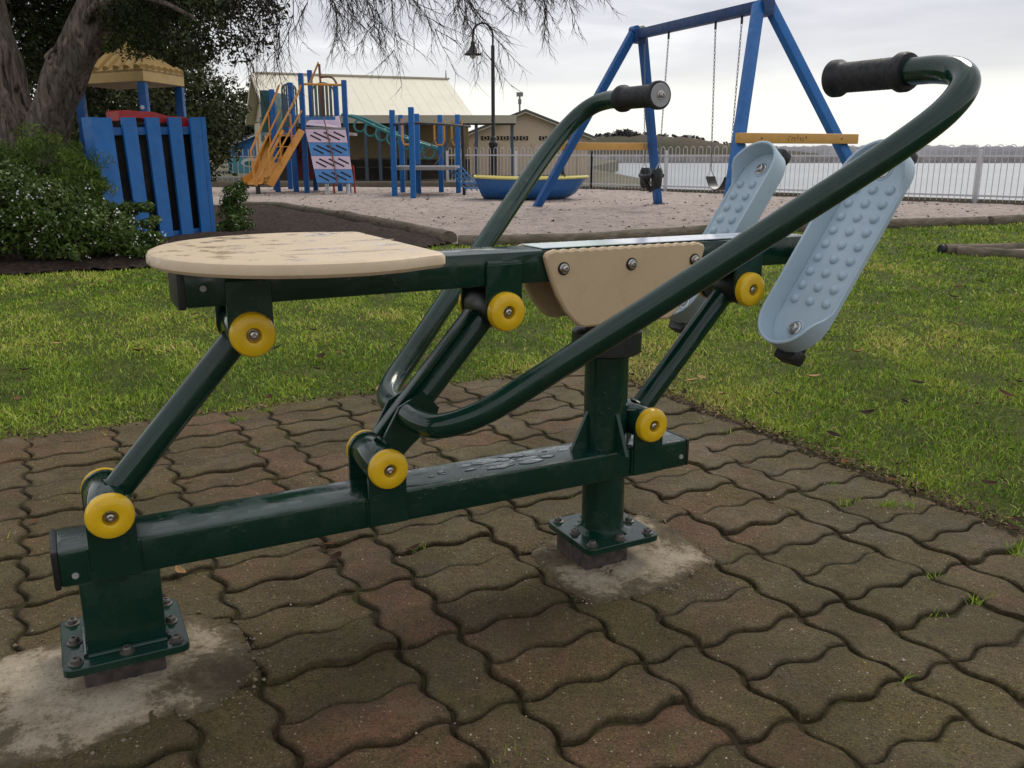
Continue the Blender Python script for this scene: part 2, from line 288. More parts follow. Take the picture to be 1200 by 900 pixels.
    a = NT('rock'); a.col(a.ramp(a.noise(0.3, 6, 0.8), [(0.35, (0.08, 0.075, 0.075)), (0.65, (0.22, 0.20, 0.20))])); a.rough(0.95); M['rock'] = a.m
    M['wood_far'] = paint('wood_far', (0.07, 0.055, 0.04), 0.8, 0, 0.3, 2)
make_materials()
for k_ in ('sand', 'mulch', 'lawn_soil', 'ground', 'log', 'bark', 'concrete', 'joint', 'grout', 'twig', 'leaf_cypress', 'leaf_far', 'leaf_brown', 'leaf_feather', 'leaf_bush', 'litter', 'kerb', 'headland'):
    M[k_].node_tree.nodes['Principled BSDF'].inputs['Specular IOR Level'].default_value = 0.18

# ------------------------------------------------------------------ mesh helpers
class MB:
    def __init__(s): s.v = []; s.f = []; s.t = None
    def add(s, vs, fs):
        o = len(s.v); s.v += [tuple(p) for p in vs]; s.f += [tuple(i + o for i in f) for f in fs]; return s
    def xf(s, fn, i0=0):
        s.v[i0:] = [tuple(fn(p)) for p in s.v[i0:]]; return s
    def box(s, c, d, bev=0.0, mat=None):
        bm = bmesh.new(); bmesh.ops.create_cube(bm, size=1.0)
        for v in bm.verts: v.co = Vector((v.co.x * d[0], v.co.y * d[1], v.co.z * d[2]))
        if bev: bmesh.ops.bevel(bm, geom=list(bm.edges), offset=bev, segments=2, affect='EDGES', profile=0.6)
        if mat is not None: bmesh.ops.transform(bm, matrix=mat.to_4x4(), verts=bm.verts)
        for v in bm.verts: v.co += Vector(c)
        bm.verts.index_update()
        s.add([v.co[:] for v in bm.verts], [[v.index for v in f.verts] for f in bm.faces]); bm.free(); return s
    def bar(s, a, b, w, h, bev=0.0, up=(0, 0, 1)):
        a, b = Vector(a), Vector(b); d = b - a; z = d.normalized(); u = Vector(up)
        if abs(z.dot(u)) > 0.98: u = Vector((0, 1, 0))
        x = u.cross(z).normalized(); y = z.cross(x)
        m = Matrix((x, y, z)).transposed()
        return s.box((a + b) / 2, (w, h, d.length), bev, m)
    def tube(s, pts, r, n=12, cap=True, smoothcap=False):
        pts = [Vector(p) for p in pts]; m = len(pts)
        rr = r if isinstance(r, (list, tuple)) else [r] * m
        t0 = (pts[1] - pts[0]).normalized()
        ref = Vector((0, 0, 1)) if abs(t0.z) < 0.9 else Vector((1, 0, 0))
        x = (ref - t0 * ref.dot(t0)).normalized()
        vs = []; fs = []
        for i in range(m):
            t = (pts[min(i + 1, m - 1)] - pts[max(i - 1, 0)]).normalized()
            x = (x - t * x.dot(t)); x = x.normalized() if x.length > 1e-6 else t.orthogonal().normalized()
            y = t.cross(x)
            for k in range(n):
                a = 2 * PI * k / n; vs.append(pts[i] + (x * math.cos(a) + y * math.sin(a)) * rr[i])
        for i in range(m - 1):
            for k in range(n):
                fs.append((i * n + k, i * n + (k + 1) % n, (i + 1) * n + (k + 1) % n, (i + 1) * n + k))
        if cap: fs.append(tuple(range(n - 1, -1, -1))); fs.append(tuple((m - 1) * n + k for k in range(n)))
        return s.add(vs, fs)
    def lathe(s, prof, c=(0, 0, 0), ax=(0, 0, 1), n=24):
        # prof: (radius, distance along the axis)
        z = Vector(ax).normalized(); x = z.orthogonal().normalized(); y = z.cross(x); c = Vector(c); vs = []; fs = []
        for r, h in prof:
            for k in range(n):
                a = 2 * PI * k / n; vs.append(c + z * h + (x * math.cos(a) + y * math.sin(a)) * max(r, 1e-5))
        for i in range(len(prof) - 1):
            for k in range(n): fs.append((i * n + k, i * n + (k + 1) % n, (i + 1) * n + (k + 1) % n, (i + 1) * n + k))
        fs.append(tuple(range(n - 1, -1, -1))); fs.append(tuple((len(prof) - 1) * n + k for k in range(n)))
        return s.add(vs, fs)
    def layered(s, outline, prof, fn=None, fan=False):
        # outline ccw 2D; prof: (inset, height) rings from bottom to top
        n = len(outline); nor = []
        for i in range(n):
            a, b, c = outline[i - 1], outline[i], outline[(i + 1) % n]
            d1 = Vector((b[0] - a[0], b[1] - a[1])).normalized(); d2 = Vector((c[0] - b[0], c[1] - b[1])).normalized()
            m = (d1 + d2); m = m.normalized() if m.length > 1e-6 else d1
            k = 1 / max(0.5, m.dot(d1)); nor.append((-m.y * k, m.x * k))
        vs = []; fs = []
        for ins, h in prof:
            for p, q in zip(outline, nor): vs.append((p[0] + q[0] * ins, p[1] + q[1] * ins, h))
        for j in range(len(prof) - 1):
            for i in range(n): fs.append((j * n + i, j * n + (i + 1) % n, (j + 1) * n + (i + 1) % n, (j + 1) * n + i))
        fs.append(tuple(range(n - 1, -1, -1)))
        if fan:
            c = len(vs); vs.append((sum(p[0] for p in outline) / n, sum(p[1] for p in outline) / n, prof[-1][1])); fs += [((len(prof) - 1) * n + i, (len(prof) - 1) * n + (i + 1) % n, c) for i in range(n)]
        else: fs.append(tuple((len(prof) - 1) * n + i for i in range(n)))
        if fn: vs = [fn(p) for p in vs]
        return s.add(vs, fs)
    def mesh(s, name, m, smooth=True, ang=32):
        me = bpy.data.meshes.new(name); me.from_pydata(s.v, [], s.f)
        bm = bmesh.new(); bm.from_mesh(me); bmesh.ops.recalc_face_normals(bm, faces=bm.faces); bm.to_mesh(me); bm.free()
        if m: me.materials.append(M[m])
        if smooth:
            me.polygons.foreach_set('use_smooth', [True] * len(me.polygons)); me.set_sharp_from_angle(angle=R(ang))
        return me
    def obj(s, name, m, parent=None, **kw): return link(name, s.mesh(name, m, kw.pop('smooth', True)), parent, **kw)
def link(name, me, parent=None, loc=None, rotz=None, **tags):
    o = bpy.data.objects.new(name, me); C.objects.link(o)
    if parent is not None: o.parent = parent
    if loc is not None: o.location = loc
    if rotz is not None: o.rotation_euler = (0, 0, rotz)
    for k, v in tags.items(): o[{'cat': 'category'}.get(k, k)] = v
    return o
def thing(name, label, cat, loc=(0, 0, 0), rotz=0.0, group=None):
    o = link(name, None, None, loc, rotz, label=label, cat=cat)
    o.empty_display_size = 0.1
    if group: o['group'] = group
    return o
def kids(o): return [c for c in bpy.data.objects if c.parent == o]
def copy_tree(o, parent=None):
    c = o.copy(); C.objects.link(c)
    if parent is not None: c.parent = parent
    for ch in kids(o): copy_tree(ch, c)
    return c
def fast_mesh(name, verts, faces_flat, fsize, mat, tint=None, smooth=False):
    me = bpy.data.meshes.new(name); nv = len(verts); nf = len(faces_flat) // fsize
    me.vertices.add(nv); me.vertices.foreach_set('co', np.ascontiguousarray(verts, dtype=np.float32).ravel())
    me.loops.add(nf * fsize); me.loops.foreach_set('vertex_index', np.ascontiguousarray(faces_flat, dtype=np.int32))
    me.polygons.add(nf); me.polygons.foreach_set('loop_start', np.arange(0, nf * fsize, fsize, dtype=np.int32))
    me.update(calc_edges=True)
    if smooth: me.polygons.foreach_set('use_smooth', np.ones(nf, dtype=bool))
    if tint is not None:
        at = me.attributes.new('tint', 'FLOAT', 'POINT'); at.data.foreach_set('value', np.ascontiguousarray(tint, dtype=np.float32))
    me.materials.append(M[mat]); me.validate(); return me
def smoothpath(pts, sub=6):
    P = [Vector(p) for p in pts]; out = []
    for i in range(len(P) - 1):
        p0 = P[max(i - 1, 0)]; p1 = P[i]; p2 = P[i + 1]; p3 = P[min(i + 2, len(P) - 1)]
        for k in range(sub):
            t = k / sub
            out.append(0.5 * ((2 * p1) + (p2 - p0) * t + (2 * p0 - 5 * p1 + 4 * p2 - p3) * t * t + (3 * p1 - p0 - 3 * p2 + p3) * t ** 3))
    out.append(P[-1]); return out
def sheet(name, poly, z, mat, **tags):
    me = bpy.data.meshes.new(name); me.from_pydata([(p[0], p[1], z) for p in poly], [], [tuple(range(len(poly)))]); me.materials.append(M[mat])
    return link(name, me, **tags)
def inpoly(X, Y, poly):
    ins = np.zeros(X.shape, bool); n = len(poly)
    for i in range(n):
        x1, y1 = poly[i]; x2, y2 = poly[(i + 1) % n]
        if y1 == y2: continue
        c = ((y1 > Y) != (y2 > Y)) & (X < (x2 - x1) * (Y - y1) / (y2 - y1) + x1); ins ^= c
    return ins
def grid_sheet(name, poly, step, z, amp, mat, seed, falloff=0.25, **tags):
    """a bumpy ground sheet: a grid clipped to the polygon, its border pressed down"""
    xs = [p[0] for p in poly]; ys = [p[1] for p in poly]
    gx = np.arange(min(xs), max(xs) + step, step); gy = np.arange(min(ys), max(ys) + step, step)
    X, Y = np.meshgrid(gx, gy); r = np.random.default_rng(seed)
    Z = np.zeros_like(X)
    for k in range(26):
        f = 2 ** r.uniform(0.3, 4.2); a = r.uniform(0, 2 * PI); Z += np.sin((X * math.cos(a) + Y * math.sin(a)) * f + r.uniform(0, 6)) / f ** 0.55
    Z = Z / np.abs(Z).max(); Z = (Z * 0.5 + 0.5) * amp + r.uniform(0, amp * 0.18, Z.shape)
    # distance to border, roughly
    D = np.full(X.shape, 9e9); n = len(poly)
    for i in range(n):
        ax, ay = poly[i]; bx, by = poly[(i + 1) % n]; L2 = (bx - ax) ** 2 + (by - ay) ** 2
        t = np.clip(((X - ax) * (bx - ax) + (Y - ay) * (by - ay)) / L2, 0, 1)
        D = np.minimum(D, np.hypot(X - ax - t * (bx - ax), Y - ay - t * (by - ay)))
    Z = z + Z * np.clip(D / falloff, 0, 1)
    ins = inpoly(X, Y, poly)
    c = ins[:-1, :-1] & ins[1:, :-1] & ins[:-1, 1:] & ins[1:, 1:]
    idx = np.arange(X.size).reshape(X.shape); F = np.stack([idx[:-1, :-1][c], idx[:-1, 1:][c], idx[1:, 1:][c], idx[1:, :-1][c]], 1)
    used = np.unique(F); mp = -np.ones(X.size, int); mp[used] = np.arange(len(used))
    V = np.stack([X.ravel(), Y.ravel(), Z.ravel()], 1)[used]
    return link(name, fast_mesh(name, V, mp[F].ravel(), 4, mat, smooth=True), **tags)

# ------------------------------------------------------------------ setting: ground sheets, sea, far land
AX = R(27.5)                                   # the exercise machine and the paving share this direction
PX = R(27.3)
E1 = np.array([math.cos(PX), math.sin(PX)]); E2 = np.array([math.sin(PX), -math.cos(PX)]); PO = np.array([0.228, 1.3585])
def pav(a, b): q = PO + E1 * a + E2 * b; return (q[0], q[1])
EDGE_R, EDGE_B = 1.105, -1.915                 # right-hand and rear edge of the paving

coast = [(60, -36), (9.9, 14.3), (1.9, 22.4), (4.9, 31), (4.9, 60), (14, 120), (22, 300), (-260, 420), (-260, -60), (60, -60)]
def ground():
    mb = MB(); n = len(coast)
    mb.add([(x, y, -0.06) for x, y in coast] + [(x, y, -2.6) for x, y in coast], [tuple(range(n))] + [(i, (i + 1) % n, n + (i + 1) % n, n + i) for i in range(n)])
    mb.obj('ground', 'ground', kind='structure', smooth=False)
ground()
me = bpy.data.meshes.new('sea'); me.from_pydata([(-6000, -3000, -1.3), (9000, -3000, -1.3), (9000, 12000, -1.3), (-6000, 12000, -1.3)], [], [(0, 1, 2, 3)]); me.materials.append(M['sea'])
link('sea', me, kind='structure')

sand_front = [(-4.55, 14.65), (-3.85, 14.6), (-2.35, 12.2), (-1.3, 10.2), (-0.62, 8.8), (0.0, 8.62), (2.2, 9.95), (4.7, 10.75), (6.7, 11.6), (8.6, 12.6)]
sand_poly = sand_front + [(9.75, 14.25), (1.75, 22.45), (1.0, 23.4), (-12, 23.5), (-14, 18), (-7.5, 14.9)]
mulch_poly = [(-8.2, 15.2), (-4.5, 14.75), (-3.8, 14.7), (-2.3, 12.25), (-1.25, 10.25), (-0.55, 8.85), (-0.9, 8.2), (-1.9, 7.75), (-2.6, 6.95), (-3.7, 6.45), (-6.5, 6.2), (-9, 9)]
grid_sheet('sand_play_area', sand_poly, 0.09, -0.012, 0.05, 'sand', 3, kind='structure')
grid_sheet('mulch_bed', mulch_poly, 0.05, -0.010, 0.09, 'mulch', 5, kind='structure')
def lawn():
    q = [pav(EDGE_R, 6), pav(EDGE_R, EDGE_B), pav(-14, EDGE_B)]
    poly = q + [(-16, 2), (-14, 15), (8.6, 15.4), (30, -6), (14, -10)]
    sheet('lawn', poly, -0.018, 'lawn_soil', kind='structure')
    return poly
lawn_poly = lawn()

def land_strip(name, prof, y0, y1, zb, mat, rows=7, jit=0.0, seed=1):
    """a ridge: prof = (x, crest height); slopes to zb at y0 (front) and y1 (back)"""
    r = np.random.default_rng(seed); xs = np.linspace(prof[0][0], prof[-1][0], 260)
    hs = np.interp(xs, [p[0] for p in prof], [p[1] for p in prof])
    V = []; F = []; n = len(xs)
    for j in range(rows):
        t = j / (rows - 1); k = math.sin(PI * min(1, t * 1.0)) ** 0.6 if t < 1 else 0
        for x, h in zip(xs, hs):
            V.append((x, y0 + (y1 - y0) * t, zb + (h - zb) * k + (r.uniform(-jit, jit) if 0 < j < rows - 1 else 0)))
    for j in range(rows - 1):
        for i in range(n - 1): F += [j * n + i, j * n + i + 1, (j + 1) * n + i + 1, (j + 1) * n + i]
    return link(name, fast_mesh(name, np.array(V), F, 4, mat, smooth=True), kind='structure')
land_strip('headland', [(-200, 9), (-60, 9), (10, 8), (29, 7.2), (40, 8.0), (50, 8.2), (60, 7.2), (68, 7.0), (75, 5.6), (83, 4.2), (92, 3.0), (112, 1.4), (130, -1.2)], 325, 385, -1.5, 'headland', 9, 0.25, 2)
land_strip('breakwater', [(18, 0.35), (34, 0.45), (60, 0.5), (150, 0.6), (190, -1.2)], 215, 222, -1.5, 'rock', 5, 0.1, 4)
land_strip('far_shore', [(-300, 12), (100, 13.5), (300, 12.5), (500, 13.5), (760, 13), (1000, 14), (1300, 12), (2200, 13)], 1500, 1560, -1.5, 'hazed_land', 5, 2.2, 9)

# ------------------------------------------------------------------ paving
def paving():
    q = [pav(-2.6, EDGE_B), pav(EDGE_R, EDGE_B), pav(EDGE_R, 1.9), pav(-2.6, 1.9)]
    bed = MB(); n = 170
    xs = np.linspace(-2.6, EDGE_R + 0.02, n); ys = np.linspace(EDGE_B - 0.02, 1.9, n); r = np.random.default_rng(3)
    V = [pav(x, y) + (-0.0085 + r.uniform(-0.0035, 0.0030),) for y in ys for x in xs]
    F = [(j * n + i, j * n + i + 1, (j + 1) * n + i + 1, (j + 1) * n + i) for j in range(n - 1) for i in range(n - 1)]
    bed.add(V, F); root = bed.obj('paved_area', 'joint', kind='structure', label='brown interlocking paving under the exercise machine')
    w = 0.12; A = 0.0100; g = 0.0027
    def paver_mesh(ori, var):
        """a wavy paver: a rectangular grid warped by the two sine waves all joints follow, with rounded arrises"""
        LX, LY = (0.24, 0.12) if ori == 0 else (0.12, 0.24); r = random.Random(var * 7 + ori)
        f = 8; nx, ny = int(LX / w * f), int(LY / w * f)
        insets = [(g, -0.05), (g, -0.013), (g + 0.0012, -0.0045), (g + 0.0034, -0.0012), (g + 0.0078, 0.0)]
        def warp(x, y, z):
            X = x - A * math.sin(2 * PI * y / w); Y = y + A * math.sin(2 * PI * x / w); q = E1 * (X - LX / 2) + E2 * (Y - LY / 2)
            return (q[0], q[1], z)
        def ring(ins):
            x0, x1, y0, y1 = ins, LX - ins, ins, LY - ins; c = min(0.006, ins)
            P = [(x0 + (x1 - x0) * i / nx, y0) for i in range(nx)] + [(x1, y0 + (y1 - y0) * j / ny) for j in range(ny)] + [(x1 - (x1 - x0) * i / nx, y1) for i in range(nx)] + [(x0, y1 - (y1 - y0) * j / ny) for j in range(ny)]
            return P
        vs = []; fs = []; n = 2 * (nx + ny)
        chip = [r.uniform(-0.0010, 0.0010) + (r.uniform(0.001, 0.004) if r.random() < 0.07 else 0) for _ in range(n)]
        for ins, z in insets:
            for k, (x, y) in enumerate(ring(ins)):
                d = chip[k] if ins < g + 0.005 else 0
                vs.append(warp(x + (d if 0 < x < LX / 2 else -d), y + (d if y < LY / 2 else -d), z + (d * 0.6 if z > -0.01 and ins < g + 0.01 else 0)))
        for j in range(len(insets) - 1):
            for i in range(n): fs.append((j * n + i, j * n + (i + 1) % n, (j + 1) * n + (i + 1) % n, (j + 1) * n + i))
        # inner grid; its border reuses the last ring
        base = (len(insets) - 1) * n; ins = insets[-1][0]; idx = {}
        for k, (x, y) in enumerate(ring(ins)):
            i, j = ((k, 0) if k < nx else (nx, k - nx) if k < nx + ny else (2 * nx + ny - k, ny) if k < 2 * nx + ny else (0, n - k)); idx[(i, j)] = base + k
        for i in range(1, nx):
            for j in range(1, ny):
                idx[(i, j)] = len(vs); vs.append(warp(ins + (LX - 2 * ins) * i / nx, ins + (LY - 2 * ins) * j / ny, r.uniform(-0.0006, 0.0006)))
        for i in range(nx):
            for j in range(ny): fs.append((idx[(i, j)], idx[(i + 1, j)], idx[(i + 1, j + 1)], idx[(i, j + 1)]))
        mb = MB(); mb.add(vs, fs); me = mb.mesh('paver', 'paver', ang=60)
        at = me.attributes.new('edge', 'FLOAT', 'POINT'); e = [1.0] * (4 * n) + [0.8] * n + [0.0] * (len(vs) - 5 * n)
        at.data.foreach_set('value', e); return me
    protos = {o: [paver_mesh(o, k) for k in range(4)] for o in (0, 1)}
    patch = [conc1, conc2]
    spots = []
    for s in range(-9, 5):                                   # strips across e1, period 0.36
        a0 = s * 0.36
        for k in range(-17, 17):                             # transverse pavers, strip a in [a0-0.24, a0]
            spots.append((0, a0 - 0.12, k * w + 0.06))
        for k in range(-9, 9): spots.append((1, a0 + 0.06, k * 0.24 + 0.12))
    keep = []
    for ori, a, b in spots:
        ha, hb = (0.12, 0.06) if ori == 0 else (0.06, 0.12)
        if a + ha > EDGE_R + 0.02 or b - hb < EDGE_B - 0.03 or a < -2.45 or b > 1.75: continue
        x, y = pav(a, b)
        cor = [pav(a + i * ha * 0.92, b + j * hb * 0.92) for i in (-1, 1) for j in (-1, 1)]
        if any(inpoly(np.array([c[0] for c in cor]), np.array([c[1] for c in cor]), p).all() for p in patch): continue
        keep.append((ori, a, b, x, y))
    vis = lambda x, y: math.hypot(x - 0.1, y - 1.55)
    keep.sort(key=lambda t: vis(t[3], t[4]))
    r = random.Random(5); rest = MB()
    for i, (ori, a, b, x, y) in enumerate(keep):
        dz = r.uniform(-0.004, 0.003); rx, ry = r.gauss(0, 0.012), r.gauss(0, 0.012)
        me = protos[ori][r.randrange(4)]
        if i < 292:
            o = link('paver', me, root, (x, y, dz)); o.rotation_euler = (rx, ry, r.uniform(-0.006, 0.006))
        else:
            rest.add([(v.co.x + x, v.co.y + y, v.co.z + dz) for v in me.vertices], [tuple(p.vertices) for p in me.polygons])
    if rest.v: rest.obj('pavers', 'paver', root, kind='stuff')
    # mortar collars round the two feet of the machine
    for nm, poly in (('concrete_patch', conc1), ('concrete_patch', conc2)):
        rr = random.Random(len(poly)); pts = []; calm = []
        n = len(poly)
        for i in range(n):
            a, b = poly[i], poly[(i + 1) % n]; m = 14
            for k in range(m):
                t = k / m; j = 0.005; calm.append((a[0] + (b[0] - a[0]) * t, a[1] + (b[1] - a[1]) * t))
                pts.append((a[0] + (b[0] - a[0]) * t + rr.uniform(-j, j), a[1] + (b[1] - a[1]) * t + rr.uniform(-j, j)))
        area = sum(pts[i - 1][0] * pts[i][1] - pts[i][0] * pts[i - 1][1] for i in range(len(pts)))
        if area < 0: pts = pts[::-1]; calm = calm[::-1]
        cx = sum(p[0] for p in pts) / len(pts); cy = sum(p[1] for p in pts) / len(pts); m = len(pts); vs = []; fs = []
        for f_, z in ((1.0, -0.04), (1.0, -0.002), (0.97, 0.0015), (0.9, 0.004), (0.75, 0.005), (0.5, 0.006), (0.25, 0.006)):
            for p in (pts if f_ > 0.96 else calm): vs.append((cx + (p[0] - cx) * f_, cy + (p[1] - cy) * f_, z + (rr.uniform(-0.0012, 0.0012) if z > 0 else 0)))
        for j in range(6):
            for i in range(m): fs.append((j * m + i, j * m + (i + 1) % m, (j + 1) * m + (i + 1) % m, (j + 1) * m + i))
        vs.append((cx, cy, 0.006)); fs += [(6 * m + i, 6 * m + (i + 1) % m, 7 * m) for i in range(m)]
        mb = MB(); mb.add(vs, fs); me = mb.mesh(nm, 'concrete'); at = me.attributes.new('edge', 'FLOAT', 'POINT')
        at.data.foreach_set('value', [v for v in (1, 1, 0.95, 0.75, 0.4, 0.15, 0.0) for _ in range(m)] + [0.0]); link(nm, me, root, label='rough pale mortar round a foot of the machine')
CA, SA = math.cos(AX), math.sin(AX)
MO = (0.19711, 1.79309)
def mw(u, v): return (MO[0] + u * CA - v * SA, MO[1] + u * SA + v * CA)
conc2 = [mw(-0.15, 0.06), mw(-0.06, 0.125), mw(0.20, 0.135), mw(0.225, 0.06), mw(0.195, -0.15), mw(0.02, -0.20), mw(-0.15, -0.195)]
conc1 = [mw(-1.34, 0.10), mw(-1.09, 0.14), mw(-0.85, 0.15), mw(-0.765, 0.05), mw(-0.77, -0.12), mw(-0.85, -0.19), mw(-1.06, -0.225), mw(-1.34, -0.20)]
paving()

# ------------------------------------------------------------------ the rowing machine (local axes: u along, v across, w up)
def rower():
    T = thing('rowing_machine', 'dark green outdoor rowing exercise machine with beige seat, yellow caps and blue foot plates', 'exercise machine', (MO[0], MO[1], 0), AX)
    def bolt(parent, c, ax, r=0.0105, washer=0.0175, name='bolt', m='steel'):
        mb = MB(); mb.lathe([(washer, 0), (washer, 0.002), (washer * 0.86, 0.003), (r * 1.05, 0.003), (r, 0.006), (r * 0.8, 0.009), (r * 0.48, 0.010), (r * 0.42, 0.0065), (0.0001, 0.0065)], c, ax, 16)
        return mb.obj(name, m, parent)
    # two feet
    for cx, cv, hx, hv, post in ((-0.965, 0.008, 0.096, 0.09, 'box'), (0.0, 0.0, 0.09, 0.09, 'round')):
        o = []; rad = 0.016
        for sx, sy, a0 in ((1, 1, 0), (-1, 1, 90), (-1, -1, 180), (1, -1, 270)):
            for k in range(5):
                a = R(a0 + k * 22.5); o.append((cx + sx * (hx - rad) + rad * math.cos(a), cv + sy * (hv - rad) + rad * math.sin(a)))
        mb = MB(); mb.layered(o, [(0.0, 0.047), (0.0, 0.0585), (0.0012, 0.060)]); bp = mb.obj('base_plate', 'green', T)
        for i in (-1, 0, 1):
            for j in (-1, 0, 1):
                if i == 0 and j == 0: continue
                mb = MB(); c = (cx + i * (hx - 0.02), cv + j * (hv - 0.02), 0.060)
                mb.lathe([(0.012, 0), (0.012, 0.002), (0.0085, 0.003), (0.008, 0.008), (0.006, 0.0105), (0.0035, 0.0105), (0.003, 0.007), (0.0001, 0.007)], c, (0, 0, 1), 12); mb.obj('bolt', 'worn_steel', bp)
        mb = MB()
        if post == 'box': mb.box((cx - 0.005, cv, 0.022), (0.125, 0.12, 0.05), 0.006)
        else: mb.box((cx - 0.03, cv - 0.005, 0.022), (0.105, 0.125, 0.05), 0.006)
        mb.obj('grout_pad', 'grout', T)
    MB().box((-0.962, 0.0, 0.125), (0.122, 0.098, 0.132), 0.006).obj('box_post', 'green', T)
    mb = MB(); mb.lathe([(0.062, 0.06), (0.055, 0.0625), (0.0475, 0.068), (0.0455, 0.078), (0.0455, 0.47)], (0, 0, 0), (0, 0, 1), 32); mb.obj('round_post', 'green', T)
    mb = MB(); mb.lathe([(0.066, 0.452), (0.072, 0.456), (0.072, 0.498), (0.062, 0.503), (0.045, 0.505), (0.045, 0.61)], (-0.002, 0, 0), (0, 0, 1), 28); mb.obj('post_collar', 'black_plastic', T)
    for k in range(2):
        s = 1 if k else -1
        mb = MB(); mb.tube([(-1.022, s * 0.0505, 0.0615), (-0.902, s * 0.0505, 0.0615)], 0.0045, 8); mb.obj('weld_bead', 'green', T)
        mb = MB(); mb.tube([(-0.962 + s * 0.0625, -0.048, 0.0615), (-0.962 + s * 0.0625, 0.048, 0.0615)], 0.0045, 8); mb.obj('weld_bead', 'green', T)
    for u in (-0.966, -0.507, 0.072):
        for du in (-0.0365, 0.0365):
            mb = MB(); rr = random.Random(int(u * 1000 + du * 100)); mb.tube([(u + du, -0.0535, 0.194 + 0.006 * q) for q in range(10)], [0.0030 + rr.uniform(0, 0.0014) for q in range(10)], 7); mb.obj('weld_bead', 'green', T)
    # lower beam
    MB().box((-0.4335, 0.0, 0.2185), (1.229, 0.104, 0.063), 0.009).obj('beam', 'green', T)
    mb = MB(); mb.box((-1.051, 0, 0.2185), (0.010, 0.106, 0.066), 0.004); mb.obj('end_cap', 'black_plastic', T)
    mb = MB(); mb.box((0.184, 0, 0.2185), (0.008, 0.102, 0.061), 0.004); mb.obj('end_cap', 'black_plastic', T)
    for u, w in ((-1.025, 0.206), (0.165, 0.212)):
        mb = MB(); mb.lathe([(0.0055, 0), (0.005, 0.002), (0.002, 0.0025), (0.0001, 0.001)], (u, -0.0521, w), (0, -1, 0), 10); mb.obj('rivet', 'cap_grey', T)
    # irregular films of rain water on the beam
    rr = random.Random(11)
    for (uc, L_) in ((-0.235, 0.17),):
        for k in range(26):
            t = rr.uniform(-1, 1); cu = uc + t * L_; cv = rr.uniform(-0.032, 0.026); ra = rr.uniform(0.004, 0.02) * (1.3 - abs(t)); n = 14
            o = [(cu + ra * rr.uniform(1.0, 1.9) * math.cos(2 * PI * i / n), cv + ra * rr.uniform(0.35, 0.7) * math.sin(2 * PI * i / n)) for i in range(n)]
            mb = MB(); mb.layered(o, [(0, 0.2485 - k * 0.00002), (0.0, 0.2502 + k * 0.00006), (0.0010, 0.2505 + k * 0.00006)], None, True); mb.obj('water_puddle', 'water_film', T)
    # weld gussets at the round post
    for s in (-1, 1):
        mb = MB(); mb.layered([(0.043, 0.248), (0.085, 0.248), (0.045, 0.33)], [(0, -0.004), (0, 0.004)], lambda p: (-p[0], p[2] + s * 0.0, p[1]) if s < 0 else (p[2] * 1.0, -p[0], p[1]))
        mb.obj('gusset', 'green', T)
    # upper rail
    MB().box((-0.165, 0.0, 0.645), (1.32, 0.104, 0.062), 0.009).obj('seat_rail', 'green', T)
    mb = MB(); mb.box((-0.828, 0, 0.645), (0.012, 0.106, 0.065), 0.004); mb.obj('end_cap', 'black_plastic', T)
    mb = MB(); mb.lathe([(0.0055, 0), (0.005, 0.002), (0.002, 0.0025), (0.0001, 0.001)], (-0.795, -0.0521, 0.645), (0, -1, 0), 10); mb.obj('rivet', 'cap_grey', T)
    # pivots
    RC = 0.0365
    def tab(u, w0, w1, sgn, r=0.036):
        """side plate from w0 (pivot centre, round end) to w1, on both faces of the tube"""
        for s in (-1, 1):
            o = []
            if w1 < w0:
                o = [(u - r, w1), (u + r, w1)] + [(u + r * math.cos(R(a)), w0 + r * math.sin(R(a))) for a in range(0, 181, 15)]
            else:
                o = [(u + r * math.cos(R(a)), w0 + r * math.sin(R(a))) for a in range(180, 361, 15)] + [(u + r, w1), (u - r, w1)]
            v0, v1 = sorted((s * 0.0525, s * 0.0600))
            mb = MB(); mb.layered(o, [(0.0012, v0), (0, v0 + 0.001), (0, v1 - 0.001), (0.0012, v1)], lambda p: (p[0], p[2], p[1])); mb.obj('pivot_bracket', 'green', T)
    low = [(-0.966, 0.301), (-0.507, 0.301), (0.072, 0.301)]; up = [(-0.727, 0.568), (-0.268, 0.568), (0.317, 0.569)]
    for i, (u, w) in enumerate(low + up):
        lower = i < 3
        if lower: tab(u, w, 0.192, 1)
        else: tab(u, w, 0.655, -1)
        if not lower:
            for s in (-1, 1):
                mb = MB(); mb.tube([(u - 0.034, s * 0.0545, 0.656), (u + 0.034, s * 0.0545, 0.656)], 0.005, 8); mb.obj('weld_bead', 'green', T)
        mb = MB(); mb.lathe([(0.0335, -0.051), (0.0345, -0.049), (0.0345, 0.049), (0.0335, 0.051)], (u, 0, w), (0, 1, 0), 28); mb.obj('pivot_barrel', 'green' if i not in (4, 5) else 'black_plastic', T)
        for s in (-1, 1):
            mb = MB(); mb.lathe([(RC, 0), (RC, 0.009), (RC - 0.0025, 0.0145), (RC - 0.008, 0.0175), (0.0150, 0.0185), (0.0125, 0.0175), (0.0118, 0.0065), (0.0001, 0.0065)], (u, s * 0.0602, w), (0, s, 0), 36)
            cp = mb.obj('pivot_cap', 'yellow_cap', T); bolt(cp, (u, s * 0.0668, w), (0, s, 0), 0.0075, 0.0105)
    for i in range(3):
        a, b = low[i], up[i]; d = Vector((b[0] - a[0], 0, b[1] - a[1])).normalized()
        p0 = Vector((a[0], 0, a[1])) + d * 0.028; p1 = Vector((b[0], 0, b[1])) - d * 0.028
        mb = MB(); mb.tube([p0, p0 + d * 0.004, p1 - d * 0.004, p1], [0.0275, 0.0235, 0.0235, 0.0275], 24); mb.obj('link_arm', 'green', T)
